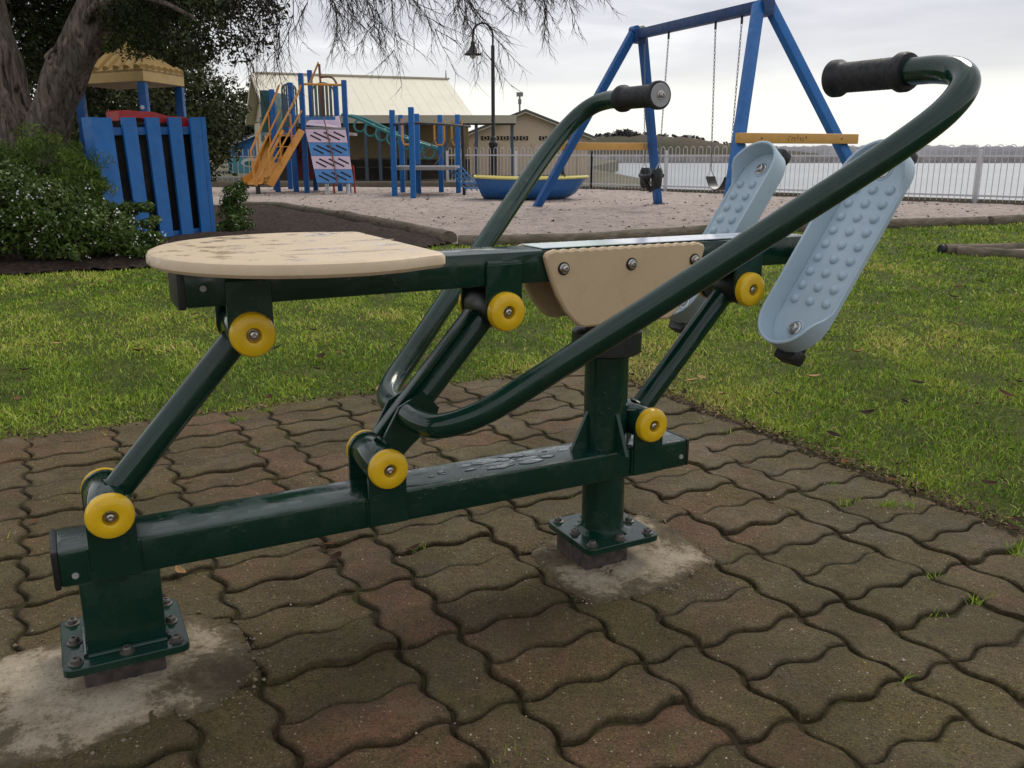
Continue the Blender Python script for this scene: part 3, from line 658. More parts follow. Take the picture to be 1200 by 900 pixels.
    # flat stiffener and yoke plates on the middle link
    a, b = low[1], up[1]; d = Vector((b[0] - a[0], 0, b[1] - a[1])).normalized(); nrm = Vector((-d.z, 0, d.x))
    A_ = Vector((a[0], 0, a[1]))
    mb = MB(); mb.bar(A_ + d * 0.036 + nrm * 0.030, A_ + d * 0.325 + nrm * 0.030, 0.012, 0.026, 0.003, up=(0, 1, 0)); mb.obj('stiffener', 'green', T)
    for s in (-1, 1):
        pts = [(0.02, -0.024), (0.06, -0.028), (0.115, -0.038), (0.145, -0.026), (0.15, 0.02), (0.10, 0.040), (0.04, 0.028)]
        v0, v1 = sorted((s * 0.024, s * 0.031))
        mb = MB(); mb.layered(pts, [(0.001, v0), (0, v0 + 0.001), (0, v1 - 0.001), (0.001, v1)], lambda p: tuple(A_ + d * p[0] + nrm * p[1] + Vector((0, p[2], 0)))); mb.obj('yoke_plate', 'green', T)
    # handlebars
    for s in (-1, 1):
        ctl = [(-0.452, 0.026, 0.386), (-0.449, 0.075, 0.384), (-0.436, 0.125, 0.388), (-0.405, 0.168, 0.405), (-0.36, 0.2045, 0.4345), (-0.30, 0.2435, 0.4835), (-0.15, 0.341, 0.6055), (0.0, 0.436, 0.728), (0.10, 0.4995, 0.8095), (0.17, 0.539, 0.866), (0.225, 0.560, 0.911), (0.268, 0.556, 0.949), (0.292, 0.527, 0.972), (0.302, 0.482, 0.981), (0.303, 0.43, 0.982), (0.303, 0.275, 0.982)]
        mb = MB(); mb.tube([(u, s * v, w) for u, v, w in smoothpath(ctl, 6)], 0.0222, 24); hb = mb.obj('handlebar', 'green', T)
        mb = MB()
        prof = [(0.0225, 0.425), (0.030, 0.424), (0.0325, 0.418), (0.0325, 0.408), (0.029, 0.401), (0.0262, 0.398)]
        for k in range(12): z = 0.392 - k * 0.0088; prof += [(0.0264, z), (0.0258, z - 0.0044)]
        prof += [(0.0264, 0.284), (0.030, 0.279), (0.0328, 0.274), (0.0328, 0.263), (0.030, 0.261), (0.0285, 0.2612)]
        mb.lathe([(r, h) for r, h in prof], (0.303, 0, 0.982), (0, s, 0), 32); gr = mb.obj('grip', 'rubber', T)
        mb = MB(); mb.lathe([(0.0272, 0.2622), (0.0272, 0.2598), (0.0262, 0.2588), (0.011, 0.2588)], (0.303, 0, 0.982), (0, s, 0), 28); mb.obj('end_disc', 'cap_grey', gr)
        bolt(gr, (0.303, s * 0.2588, 0.982), (0, -s, 0), 0.0075, 0.0105)
    # seat board
    o = []
    def hw(u): t = (-0.585 - u) / 0.283; return 0.266 * max(0.0, 1 - t ** 2.25) ** 0.5
    us = [-0.585 - 0.283 * (math.sin(PI / 2 * i / 22)) for i in range(23)]
    rear = [(u, hw(u)) for u in us]
    fr = []
    for k in range(7): an = R(90 - 15 * k); fr.append((-0.478 + 0.03 * math.cos(an), 0.200 + 0.03 * math.sin(an)))
    front = [(-0.532, 0.2545)] + fr
    right = [(u, -v) for u, v in reversed(front)]
    o = list(front[::-1]) + rear + [(u, -v) for u, v in reversed(rear[:-1])] + [(u, -v) for u, v in front]
    ar = sum(o[i - 1][0] * o[i][1] - o[i][0] * o[i - 1][1] for i in range(len(o)))
    if ar < 0: o = o[::-1]
    mb = MB(); mb.layered(o, [(0.012, 0.6765), (0.004, 0.678), (0.0, 0.683), (0.0, 0.692), (0.003, 0.6975), (0.010, 0.7005), (0.02, 0.7012)]); seat = mb.obj('seat', 'beige', T)
    for (u, v) in ((-0.70, 0.1), (-0.70, -0.1), (-0.54, 0.1), (-0.54, -0.1)):
        pass
    # scuffs and puddles of rain on the seat
    rr = random.Random(3)
    for (u, v, ru, rv) in ((-0.735, 0.13, 0.018, 0.012), (-0.69, 0.155, 0.035, 0.008), (-0.55, 0.155, 0.03, 0.014), (-0.62, -0.09, 0.055, 0.010), (-0.60, -0.15, 0.09, 0.006), (-0.5, 0.02, 0.05, 0.008), (-0.49, -0.07, 0.03, 0.010), (-0.66, 0.02, 0.03, 0.006)):
        n = 20; oo = [(u + ru * rr.uniform(0.6, 1.15) * math.cos(2 * PI * i / n), v + rv * rr.uniform(0.6, 1.15) * math.sin(2 * PI * i / n)) for i in range(n)]
        mb = MB(); mb.layered(oo, [(0, 0.7010 - ru * 0.01), (0, 0.7013 + ru * 0.006), (0.0015, 0.7015 + ru * 0.006)], None, True); mb.obj('water_puddle', 'seat_water', seat)
    # guard plates either side of the rail
    half = [(0.0, 0.524), (0.098, 0.524), (0.108, 0.5265), (0.122, 0.537), (0.142, 0.559), (0.160, 0.589), (0.174, 0.622), (0.185, 0.655), (0.187, 0.664), (0.183, 0.671), (0.175, 0.674)]
    top = [(0.17 - 0.0055 * k, 0.6740 + 0.0026 * abs(math.sin(PI * (0.17 - 0.0055 * k) / 0.022))) for k in range(0, 62)]
    o = half + top + [(-u, w) for u, w in reversed(half[1:])]
    for s in (-1, 1):
        v0, v1 = sorted((s * 0.0535, s * 0.0690))
        mb = MB(); mb.layered(o, [(0.004, v0), (0, v0 + 0.003), (0, v1 - 0.003), (0.0015, v1 - 0.001), (0.004, v1)], lambda p: (p[0], p[2], p[1])); gp = mb.obj('guard_plate', 'beige_side', T)
        for u in (-0.149, 0.005, 0.160):
            mb = MB(); mb.lathe([(0.0125, 0), (0.0125, 0.0015), (0.0001, 0.0015)], (u, s * 0.069, 0.641), (0, s, 0), 18); mb.obj('washer', 'black_plastic', gp)
            bolt(gp, (u, s * 0.0706, 0.641), (0, s, 0), 0.0072, 0.0098)
    MB().box((0.12, 0, 0.6778), (0.60, 0.088, 0.0014), 0.0).obj('label_strip', 'label', T, label='pale blue and white printed strip on the rail', smooth=False)
    # foot plates
    ce = Vector((0.448, 0, 0.657)); D = Vector((0.565, 0, 0.825)); N = Vector((-0.825, 0, 0.565))
    MB().tube([(0.484, -0.20, 0.634), (0.484, 0.20, 0.634)], 0.018, 16).obj('cross_tube', 'black_plastic', T)
    for s in (-1, 1):
        cv = s * 0.180; L2, HWD = 0.166, 0.074
        def P(p, s=s, cv=cv): return tuple(ce + D * p[0] + Vector((0, cv + p[1] * -s, 0)) + N * p[2])     # p[1] > 0 is the inner side
        o = []
        for k in range(17): a = R(-90 + k * 180 / 16); o.append((L2 + HWD * math.cos(a), HWD * math.sin(a)))
        m = 14
        for k in range(1, m): o.append((L2 - 2 * L2 * k / m, HWD))
        for k in range(17): a = R(90 + k * 180 / 16); o.append((-L2 + HWD * math.cos(a), HWD * math.sin(a)))
        for k in range(1, m): o.append((-L2 + 2 * L2 * k / m, -HWD))
        mb = MB(); mb.layered(o, [(0.004, -0.012), (0.0, -0.008), (0.0, 0.0), (0.004, 0.0)], P)
        n = len(o)
        def hgt(p):
            inner = 0.040
            if p[1] > -HWD * 0.25: return inner if p[1] > 0.02 or abs(p[0]) > L2 else inner
            t = abs(p[0]) / (L2 + 0.01)
            x = min(1, max(0, (t - 0.80) / 0.32)); x = x * x * (3 - 2 * x)
            return 0.0035 + (inner - 0.0035) * x
        th = 0.0065; vs = []; fs = []
        for i, p in enumerate(o):
            q = o[i - 1]; r_ = o[(i + 1) % n]; tx, ty = r_[0] - q[0], r_[1] - q[1]; l = math.hypot(tx, ty); nx, ny = -ty / l, tx / l
            h = hgt(p); fl = 0.10 * h
            vs += [P((p[0], p[1], -0.004)), P((p[0] - nx * fl, p[1] - ny * fl, h - 0.0015)), P((p[0] + nx * th * 0.5 - nx * fl, p[1] + ny * th * 0.5 - ny * fl, h)), P((p[0] + nx * th - nx * fl, p[1] + ny * th - ny * fl, h - 0.0015)), P((p[0] + nx * th * 1.15, p[1] + ny * th * 1.15, 0.0006))]
        for i in range(n):
            j = (i + 1) % n
            for k in range(4): fs.append((i * 5 + k, j * 5 + k, j * 5 + k + 1, i * 5 + k + 1))
        mb.add(vs, fs); ft = mb.obj('foot_plate', 'pedal', T)
        for r_ in range(9):
            for c in range(3):
                x = -L2 + 0.042 + r_ * (2 * L2 - 0.064) / 8; y = -0.043 + c * 0.043
                if abs(x) > L2 + 0.03 : continue
                mb = MB(); pr = [(0.0105, -0.001), (0.0102, 0.002), (0.0085, 0.0055), (0.005, 0.0078), (0.0001, 0.0085)]
                mb.lathe(pr, P((x, y, 0.0)), N, 12); mb.obj('stud', 'pedal', ft)
        for x in (-0.189, 0.189):
            mb = MB(); mb.lathe([(0.0205, 0), (0.0205, 0.0015), (0.018, 0.0024), (0.0165, 0.0008), (0.0001, 0.0008)], P((x, 0, 0.0)), N, 20); mb.obj('bolt_ring', 'pedal', ft)
            bolt(ft, P((x, 0, 0.001)), N, 0.0105, 0.0150)
        # dark mounting bar behind
        mb = MB(); mb.box(P((0, 0, -0.024)), (0.47, 0.05, 0.020), 0.004, Matrix((D, Vector((0, 1, 0)), N)).transposed()); mb.obj('foot_plate_bar', 'black_plastic', T)
        for x, sg in ((-0.236, -1), (0.236, 1)):
            mb = MB(); mb.box(P((x + sg * 0.004, 0, -0.024)), (0.03, 0.056, 0.036), 0.008, Matrix((D, Vector((0, 1, 0)), N)).transposed()); mb.obj('bar_cap', 'black_plastic', T)
    return T
a = NT('seat_water'); a.col((0.66, 0.54, 0.38)); a.rough(0.12); a.set(**{'Coat Weight': 1.0, 'Coat Roughness': 0.02}); M['seat_water'] = a.m
rower()

# ------------------------------------------------------------------ buildings
def quad_prism(pts_bot, pts_top):
    mb = MB(); n = len(pts_bot)
    mb.add(list(pts_bot) + list(pts_top), [tuple(range(n - 1, -1, -1)), tuple(range(n, 2 * n))] + [(i, (i + 1) % n, n + (i + 1) % n, n + i) for i in range(n)]); return mb
def hall():
    T = thing('club_hall', 'long hall with pale cream gabled roof and shaded flat verandah behind the climbing frame', 'building', (-8.28, 32.0, 0), math.atan2(0.37, 0.93))
    L, Dp, ze, zr = 7.3, 6.3, 2.08, 3.68         # local: x along the ridge, y away
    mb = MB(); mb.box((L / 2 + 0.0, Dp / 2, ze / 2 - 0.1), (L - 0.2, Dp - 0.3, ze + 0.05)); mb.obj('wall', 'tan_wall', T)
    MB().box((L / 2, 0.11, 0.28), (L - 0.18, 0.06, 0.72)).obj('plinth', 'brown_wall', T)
    # gable end facing left
    mb = quad_prism([(0.06, 0.15, ze), (0.06, Dp - 0.15, ze), (0.06, Dp / 2, zr - 0.12)], [(L - 0.06, 0.15, ze), (L - 0.06, Dp - 0.15, ze), (L - 0.06, Dp / 2, zr - 0.12)]); mb.obj('gable', 'cream', T)
    MB().box((0.055, Dp / 2, 1.25), (0.1, Dp - 0.32, 1.55)).obj('end_wall', 'cream', T)
    MB().box((0.05, Dp / 2, 0.22), (0.12, Dp - 0.30, 0.75)).obj('end_plinth', 'teal_wall', T)
    MB().box((0.0, Dp / 2 + 0.2, 1.75), (0.06, 0.9, 0.9)).obj('end_window', 'post_blue', T)
    for sgn, nm in ((0, 'roof_slope'), (1, 'roof_slope')):
        y0, y1 = (-0.25, Dp / 2) if sgn == 0 else (Dp + 0.25, Dp / 2)
        z0 = ze - 0.08
        mb = quad_prism([(-0.25, y0, z0), (L + 0.05, y0, z0), (L + 0.05, y1, zr), (-0.25, y1, zr)], [(-0.25, y0, z0 + 0.1), (L + 0.05, y0, z0 + 0.1), (L + 0.05, y1, zr + 0.08), (-0.25, y1, zr + 0.08)])
        rs = mb.obj(nm, 'cream_roof', T, smooth=False)
        for k in range(18):
            x = -0.1 + k * (L - 0.1) / 17
            mb = MB(); mb.bar((x, y0, z0 + 0.1), (x, y1, zr + 0.08), 0.022, 0.012); mb.obj('roof_seam', 'cream_roof', rs, smooth=False)
    MB().box((L / 2, Dp / 2, zr + 0.09), (L + 0.25, 0.22, 0.07), 0.02).obj('ridge_cap', 'fascia', T)
    for x in (-0.2, L):
        mb = MB(); mb.tube([(x, Dp / 2, zr), (x, Dp / 2, zr + 0.42)], [0.035, 0.012], 8); mb.obj('finial', 'black_metal', T)
    # bargeboard on the left gable
    for y0 in (-0.25, Dp + 0.25):
        mb = MB(); mb.bar((-0.28, y0, ze - 0.05), (-0.28, Dp / 2, zr + 0.02), 0.05, 0.16); mb.obj('bargeboard', 'cream', T)
    # verandah, parallel to the play area
    inv = Matrix.Rotation(-math.atan2(0.37, 0.93), 3, 'Z')
    def loc(x, y, z): v = inv @ Vector((x + 8.28, y - 32.0, 0)); return (v.x, v.y, z)
    def vbox(x0, x1, y0, y1, z0, z1): return quad_prism([loc(x0, y0, z0), loc(x1, y0, z0), loc(x1, y1, z0), loc(x0, y1, z0)], [loc(x0, y0, z1), loc(x1, y0, z1), loc(x1, y1, z1), loc(x0, y1, z1)])
    vbox(-8.25, 0.15, 31.0, 31.1, 1.84, 2.10).obj('fascia', 'fascia', T, smooth=False)
    vbox(-8.22, 0.15, 31.1, 33.9, 1.96, 2.06).obj('verandah_roof', 'cream_roof', T, smooth=False)
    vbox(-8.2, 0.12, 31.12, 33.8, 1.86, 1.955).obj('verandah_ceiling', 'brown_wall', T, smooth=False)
    for px in (430, 446, 475, 523, 558.5, 600):
        x = (px - 600) / 1037 * 30.35
        vbox(x - 0.055, x + 0.055, 31.2, 31.31, -0.06, 1.855).obj('post', 'post_blue', T, smooth=False)
    t = thing('picnic_table', 'dark picnic table standing under the hall verandah', 'table', (-4.4, 32.2, -0.05))
    MB().box((0, 0, 0.72), (1.9, 0.7, 0.05)).obj('table_top', 'wood_far', t)
    for s in (-1, 1):
        MB().box((0, s * 0.62, 0.44), (1.9, 0.26, 0.04)).obj('bench', 'wood_far', t)
        for k in (-1, 1): mb = MB(); mb.bar((k * 0.7, s * 0.5, 0), (k * 0.7, s * 0.15, 0.7), 0.08, 0.05); mb.obj('leg', 'wood_far', t)
hall()
def gabled(T, w, dp, ze, zr, wall, roof, trim, over=0.3, zb=-0.1):
    mb = quad_prism([(-w / 2, 0, zb), (w / 2, 0, zb), (w / 2, 0, ze), (0, 0, zr), (-w / 2, 0, ze)], [(-w / 2, dp, zb), (w / 2, dp, zb), (w / 2, dp, ze), (0, dp, zr), (-w / 2, dp, ze)]); mb.obj('wall', wall, T, smooth=False)
    k = (zr - ze) / (w / 2); r = []
    for s in (-1, 1):
        e = (s * (w / 2 + over), ze - k * over)
        mb = quad_prism([(e[0], -over, e[1] + 0.01), (0, -over, zr + 0.01), (0, dp + over, zr + 0.01), (e[0], dp + over, e[1] + 0.01)], [(e[0], -over, e[1] + 0.09), (0, -over, zr + 0.09), (0, dp + over, zr + 0.09), (e[0], dp + over, e[1] + 0.09)])
        mb.obj('roof_slope', roof, T, smooth=False)
        mb = MB(); mb.bar((e[0], -over - 0.03, e[1] - 0.05), (0, -over - 0.03, zr - 0.05), 0.05, 0.17, up=(0, 1, 0)); mb.obj('bargeboard', trim, T, smooth=False)
def shed():
    T = thing('brick_shed', 'pale beige gabled building with a row of vent blocks near the lamp post', 'building', (0.59, 40, 0))
    gabled(T, 5.5, 7, 1.58, 2.62, 'pale_wall', 'grey_roof', 'fascia', 0.28, -0.4)
    for k in range(10):
        x = -1.75 + k * 0.42
        if k == 5: continue
        mb = MB(); mb.box((x, -0.012, 1.50), (0.36, 0.03, 0.17)); vb = mb.obj('vent_block', 'dark_inside', T, smooth=False)  # near-black box paints the shade of the vent recess
        for s in (-1, 1):
            mb = MB(); mb.bar((x + s * 0.02, -0.035, 1.50 + 0.085), (x + s * 0.10, -0.035, 1.50), 0.03, 0.03, up=(0, 1, 0)); mb.obj('vent_lattice', 'pale_wall', vb, smooth=False)
            mb = MB(); mb.bar((x + s * 0.10, -0.035, 1.50), (x + s * 0.02, -0.035, 1.50 - 0.085), 0.03, 0.03, up=(0, 1, 0)); mb.obj('vent_lattice', 'pale_wall', vb, smooth=False)
    for x in (-2.2, -1.1, 0.3, 1.5, 2.3): MB().box((x, -0.02, 0.45), (0.05, 0.05, 1.7)).obj('wall_batten', 'pale_wall', T, smooth=False)
    T2 = thing('radio_mast', 'thin grey mast with boxy head rising behind the beige gabled building', 'mast', (0.50, 60, 0))
    mb = MB(); mb.tube([(0, 0, 0), (0, 0, 4.6)], 0.06, 8); mb.obj('mast', 'pipe_grey', T2)
    MB().box((0, 0, 4.55), (0.42, 0.2, 0.26)).obj('antenna', 'pipe_grey', T2, smooth=False); MB().box((0, 0, 4.1), (0.22, 0.2, 0.3)).obj('antenna', 'pipe_grey', T2, smooth=False)
    T3 = thing('mural_shed', 'low blue shed with a painted mural wall under dark trees', 'building', (-11.9, 45, 0))
    gabled(T3, 4.2, 5, 1.16, 2.0, 'blue_wall', 'grey_roof', 'white_paint', 0.25, -0.4)
    MB().box((-0.6, -0.012, 0.18), (2.9, 0.03, 0.95)).obj('mural_panel', 'teal_wall', T3, smooth=False)
    mb = MB(); mb.layered([(-0.45 * math.cos(R(a)) - 1.0, 0.42 + 0.22 * math.sin(R(a))) for a in range(0, 360, 20)][::-1], [(0, -0.045), (0, -0.03)], lambda p: (p[0], p[2], p[1])); mb.obj('mural_shape', 'white_paint', T3, smooth=False)
    mb = MB(); mb.layered([(-0.30 * math.cos(R(a)) - 1.0, 0.38 + 0.13 * math.sin(R(a))) for a in range(0, 360, 20)][::-1], [(0, -0.055), (0, -0.046)], lambda p: (p[0], p[2], p[1])); mb.obj('mural_shape', 'teal', T3, smooth=False)
shed()

# kerbs behind the sand
def kerb(name, a, b, h, w, label):
    mb = MB(); mb.bar((a[0], a[1], h / 2 - 0.04), (b[0], b[1], h / 2 - 0.04), w, h + 0.08, 0.015); 
    return mb.obj(name, 'kerb', kind='structure', label=label)
kerb('rear_kerb', (-13.5, 23.62), (1.0, 23.62), 0.14, 0.22, 'low concrete kerb behind the play area sand')
kerb('sea_kerb', (1.1, 23.4), (9.8, 14.45), 0.07, 0.16, 'brown kerb along the foot of the seaside fence')
kerb('sea_kerb', (9.8, 14.45), (16, 7.9), 0.07, 0.16, 'brown kerb along the foot of the seaside fence')

# ------------------------------------------------------------------ fences
def fence(label, pts, h=1.0, sp=0.2, loop=True, zb=0.03, post_every=2.4, group=None, mat='galv'):
    T = thing('loop_top_fence' if loop else 'picket_fence', label, 'fence', (pts[0][0], pts[0][1], 0))
    hoop = MB(); r = sp * 0.26
    if loop:
        arc = [(-r, 0, 0.0), (-r, 0, h - zb - r)] + [(-r * math.cos(R(a)), 0, h - zb - r + r * math.sin(R(a))) for a in (30, 60, 90, 120, 150)] + [(r, 0, h - zb - r), (r, 0, 0.0)]
        hoop.tube(arc, 0.0072, 6)
    else: hoop.tube([(0, 0, 0), (0, 0, h)], 0.012, 6)
    hm = hoop.mesh('hoop_picket', mat)
    for a, b in zip(pts[:-1], pts[1:]):
        a0 = Vector((a[0] - pts[0][0], a[1] - pts[0][1], 0)); b0 = Vector((b[0] - pts[0][0], b[1] - pts[0][1], 0)); d = b0 - a0; L = d.length; ang = math.atan2(d.y, d.x)
        n = int(L / sp)
        for i in range(n):
            p = a0 + d * ((i + 0.5) / n); o = link('picket', hm, T, (p.x, p.y, zb), ang)
        for z, rr in ((0.13, 0.016), (h - 0.19, 0.016)):
            mb = MB(); mb.bar(a0 + Vector((0, 0, z)), b0 + Vector((0, 0, z)), 0.03, 0.035); mb.obj('rail', mat, T, smooth=False)
        k = max(1, round(L / post_every))
        for i in range(k + 1):
            p = a0 + d * (i / k); mb = MB(); mb.box((p.x, p.y, h * 0.46), (0.055, 0.055, h * 0.92), 0.006); mb.obj('post', mat, T)
    return T
fence('long grey loop-topped metal fence along the sea edge', [(1.95, 22.35), (9.75, 14.38), (15.5, 8.5)])
fence('grey loop-topped fence in front of the beige gabled building', [(-1.75, 24.6), (1.95, 22.35)])
fence('pale picket fence beside the blue mural shed', [(-13.4, 28.2), (-7.7, 28.2)], h=0.95, sp=0.17, loop=False)

# ------------------------------------------------------------------ timber edging logs
def log(name, label, pts, r, group=None, seed=0, z=None, sq=0.85):
    rr = random.Random(seed); P = smoothpath([(x, y, r * 0.25 if z is None else z) for x, y in pts], 5); n = 16; mb = MB()
    mb.tube(P, [r * rr.uniform(0.93, 1.07) for _ in P], n)
    mb.v = [(x + rr.uniform(-1, 1) * r * 0.04, y + rr.uniform(-1, 1) * r * 0.04, zz * 1.0 + rr.uniform(-1, 1) * r * 0.04) for x, y, zz in mb.v]
    o = mb.obj(name, 'log', label=label, cat='log')
    if group: o['group'] = group
    return o
G = 'timber logs edging the sand'
log('timber_log', 'curved weathered log edging the dark mulch, far end near the orange ladder', [(-4.55, 14.7), (-3.85, 14.62), (-3.1, 13.5), (-2.36, 12.28)], 0.075, G, 1)
log('timber_log', 'mossy log edging the mulch just behind the beige seat', [(-2.28, 12.15), (-1.3, 10.25), (-0.62, 8.86)], 0.085, G, 2)
log('timber_log', 'dark log between sand and grass behind the machine rail', [(-0.52, 8.66), (0.6, 8.9), (2.25, 9.95)], 0.07, G, 3)
log('timber_log', 'grey log between sand and grass seen right of the foot plates', [(2.3, 10.0), (3.6, 10.45), (5.95, 11.3)], 0.07, G, 4)
log('timber_log', 'grey log between sand and grass at the right picture edge', [(6.03, 11.33), (7.3, 11.9), (9.2, 13.0)], 0.07, G, 5)
log('timber_sleeper', 'half-buried grey sleeper lying in the grass with a dark end', [(3.86, 7.95), (4.5, 8.05), (6.2, 8.35)], 0.06, None, 6, 0.01)
log('timber_sleeper', 'nearer half-buried sleeper meeting the dark ended one in the grass', [(3.95, 7.88), (4.4, 7.55), (5.6, 6.75)], 0.055, None, 8, 0.005)
sheet('sandy_patch', [(4.1, 7.93), (4.4, 7.62), (5.7, 6.85), (6.2, 8.25), (4.5, 8.02)], 0.022, 'sand', kind='structure')
mb = MB(); mb.lathe([(0.048, 0), (0.05, 0.02), (0.04, 0.03)], (3.845, 7.947, 0.02), (-1, -0.1, 0), 12); mb.obj('rubber_cap', 'rubber', label='black rubber cap on the end of the sleeper in the grass', cat='cap')

# ------------------------------------------------------------------ swing
def swing():
    B = Vector((0.40, -0.917, 0)).normalized(); Av = Vector((0.917, 0.40, 0)).normalized(); Z = Vector((0, 0, 1))
    a0 = Vector((1.865, 14.0, 2.56)); Lb = 2.86; a1 = a0 + B * Lb
    T = thing('swing_frame', 'tall blue A-frame swing set with yellow cross beams standing on the sand', 'swing set', (a0.x, a0.y, 0))
    o = Vector((a0.x, a0.y, 0))
    def P(v): return v - o
    ends = {}
    for ap, sg in ((a0, -1), (a1, 1)):
        for s in (-1, 1):
            base = Vector((ap.x, ap.y, -0.05)) + B * (sg * 1.07) + Av * (s * 1.17); top = ap + Av * (s * 0.075) + Z * 0.02
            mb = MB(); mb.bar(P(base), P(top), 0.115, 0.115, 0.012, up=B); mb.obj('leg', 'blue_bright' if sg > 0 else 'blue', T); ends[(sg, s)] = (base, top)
            if sg < 0: MB().box(P(Vector((base.x, base.y, 0.005))), (0.2, 0.2, 0.05), 0.01).obj('footing', 'kerb', T)
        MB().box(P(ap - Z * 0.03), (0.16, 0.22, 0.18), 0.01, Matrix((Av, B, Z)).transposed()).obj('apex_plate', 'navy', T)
        f = 0.407 if sg > 0 else 0.385
        l0 = ends[(sg, -1)]; l1 = ends[(sg, 1)]
        c0 = l0[0].lerp(l0[1], f) + B * (0.10 if sg > 0 else -0.10); c1 = l1[0].lerp(l1[1], f) + B * (0.10 if sg > 0 else -0.10); dd = (c1 - c0).normalized()
        mb = MB(); mb.bar(P(c0 - dd * (0.10 if sg > 0 else 0.12)), P(c1 + dd * (0.20 if sg > 0 else 0.0)), 0.09, 0.115, 0.012, up=Z); yb = mb.obj('cross_beam', 'yellow_beam', T)
        if sg > 0:
            mid = (c0 + c1) / 2 + dd * 0.02 + B * 0.0465
            # worn marks where lettering has rubbed off
            rr = random.Random(2); x = -0.16
            for k in range(7):
                for j in range(2):
                    q = mid + dd * (x + rr.uniform(0, 0.02)) + Z * rr.uniform(-0.022, 0.022)
                    mb = MB(); mb.bar(P(q - Z * 0.014 * j - dd * 0.012 * (1 - j)), P(q + Z * 0.014 * j + dd * 0.012 * (1 - j) + Z * 0.003), 0.006, 0.002, up=B); mb.obj('worn_lettering', 'wood_far', yb, smooth=False)
                x += 0.042
            for s in (-0.52, 0.66):
                q = (c0 + c1) / 2 + dd * s + B * 0.046
                mb = MB(); mb.lathe([(0.012, 0), (0.010, 0.006), (0.0001, 0.007)], P(q), B, 10); mb.obj('bolt', 'worn_steel', yb)
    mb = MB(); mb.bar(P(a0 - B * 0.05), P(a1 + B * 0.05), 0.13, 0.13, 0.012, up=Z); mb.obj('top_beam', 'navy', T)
    for s in (-1, 1):
        mb = MB(); mb.tube([P(a0 + Av * s * 0.05 - B * 0.09 + Z * 0.06), P(a0 + Av * s * 0.05 + B * 0.06 + Z * 0.06)], 0.06, 12); mb.obj('apex_cap', 'blue' if s < 0 else 'fascia', T)
    # swings: they hang from the beam
    link_me = {}
    def chain(Tc, top, bot, r=0.011):
        top, bot = Vector(top), Vector(bot); d = bot - top; L = d.length; n = int(L / 0.045); z = d.normalized(); x = z.orthogonal().normalized(); y = z.cross(x); mb = MB()
        for i in range(n):
            c = top + d * ((i + 0.5) / n); ax = x if i % 2 else y
            ring = [c + (z * math.cos(a) * 0.030 + ax * math.sin(a) * r) for a in [2 * PI * k / 8 for k in range(8)]]
            mb.tube(ring + [ring[0]], 0.0042, 4, cap=False)
        mb.obj('chain', 'pipe_grey', Tc)
    def hang(name, label, s0, s1, drop, kind, off):
        m0 = a0 + B * s0 - Z * 0.065; m1 = a0 + B * s1 - Z * 0.065; mid = (m0 + m1) / 2
        T2 = thing(name, label, 'swing', (mid.x, mid.y, mid.z - drop))
        o2 = Vector((mid.x, mid.y, mid.z - drop)); hw = 0.20
        for m, sg in ((m0, -1), (m1, 1)):
            e = mid + B * sg * hw - Z * (drop - 0.20) + off
            mb = MB(); mb.tube([m + Z * 0.02 - o2, m - Z * 0.09 - o2], 0.016, 8); mb.obj('hanger', 'black_metal', T2)
            chain(T2, m - Z * 0.08 - o2, e - o2)
            for t in (-1, 1):
                mb = MB(); mb.tube([e - o2, e + Av * t * 0.055 - Z * 0.09 - o2], 0.006, 6); mb.obj('shackle', 'steel', T2)
        if kind == 'belt':
            mb = MB(); vs = []; fs = []; n = 16
            for i in range(n + 1):
                t = i / n * 2 - 1; zz = -0.11 * (1 - t * t) ** 0.8
                for s in (-1, 1):
                    for th in (0, -0.012):
                        vs.append(B * (t * hw) + Av * (s * 0.075) + Z * (0.11 + zz * 1.5 + th) + off)
            for i in range(n):
                a = i * 4; b = a + 4
                fs += [(a, b, b + 2, a + 2), (a + 1, a + 3, b + 3, b + 1), (a, a + 1, b + 1, b), (a + 2, b + 2, b + 3, a + 3)]
            mb.add(vs, fs); mb.obj('belt_seat', 'black_plastic', T2)
        else:
            # moulded toddler seat: bucket with leg holes
            for s in (-1, 1):
                mb = MB(); mb.tube([B * s * 0.16 + Z * z_ + Av * 0 for z_ in (-0.17, -0.12, -0.02, 0.08, 0.13)], [0.05, 0.075, 0.08, 0.085, 0.06], 14); mb.obj('side_bolster', 'black_plastic', T2)
                mb = MB(); mb.tube(smoothpath([B * -0.17 + Av * s * 0.08 + Z * 0.02, Av * s * 0.13 + Z * 0.0, B * 0.17 + Av * s * 0.08 + Z * 0.02], 5), 0.035, 10); mb.obj('waist_bar', 'black_plastic', T2)
            mb = MB(); mb.tube(smoothpath([Av * -0.13 + Z * 0.0, Z * -0.19, Av * 0.13 + Z * 0.0], 6), 0.04, 10); mb.obj('crotch_strap', 'black_plastic', T2)
    hang('toddler_swing', 'black bucket toddler swing hanging behind the blue leg of the swing set', 0.20, 0.83, 1.98, 'bucket', B * 0.0)
    hang('belt_swing', 'black curved belt swing seat hanging beside the foot plate', 1.92, 2.46, 2.05, 'belt', B * -0.0)
swing()

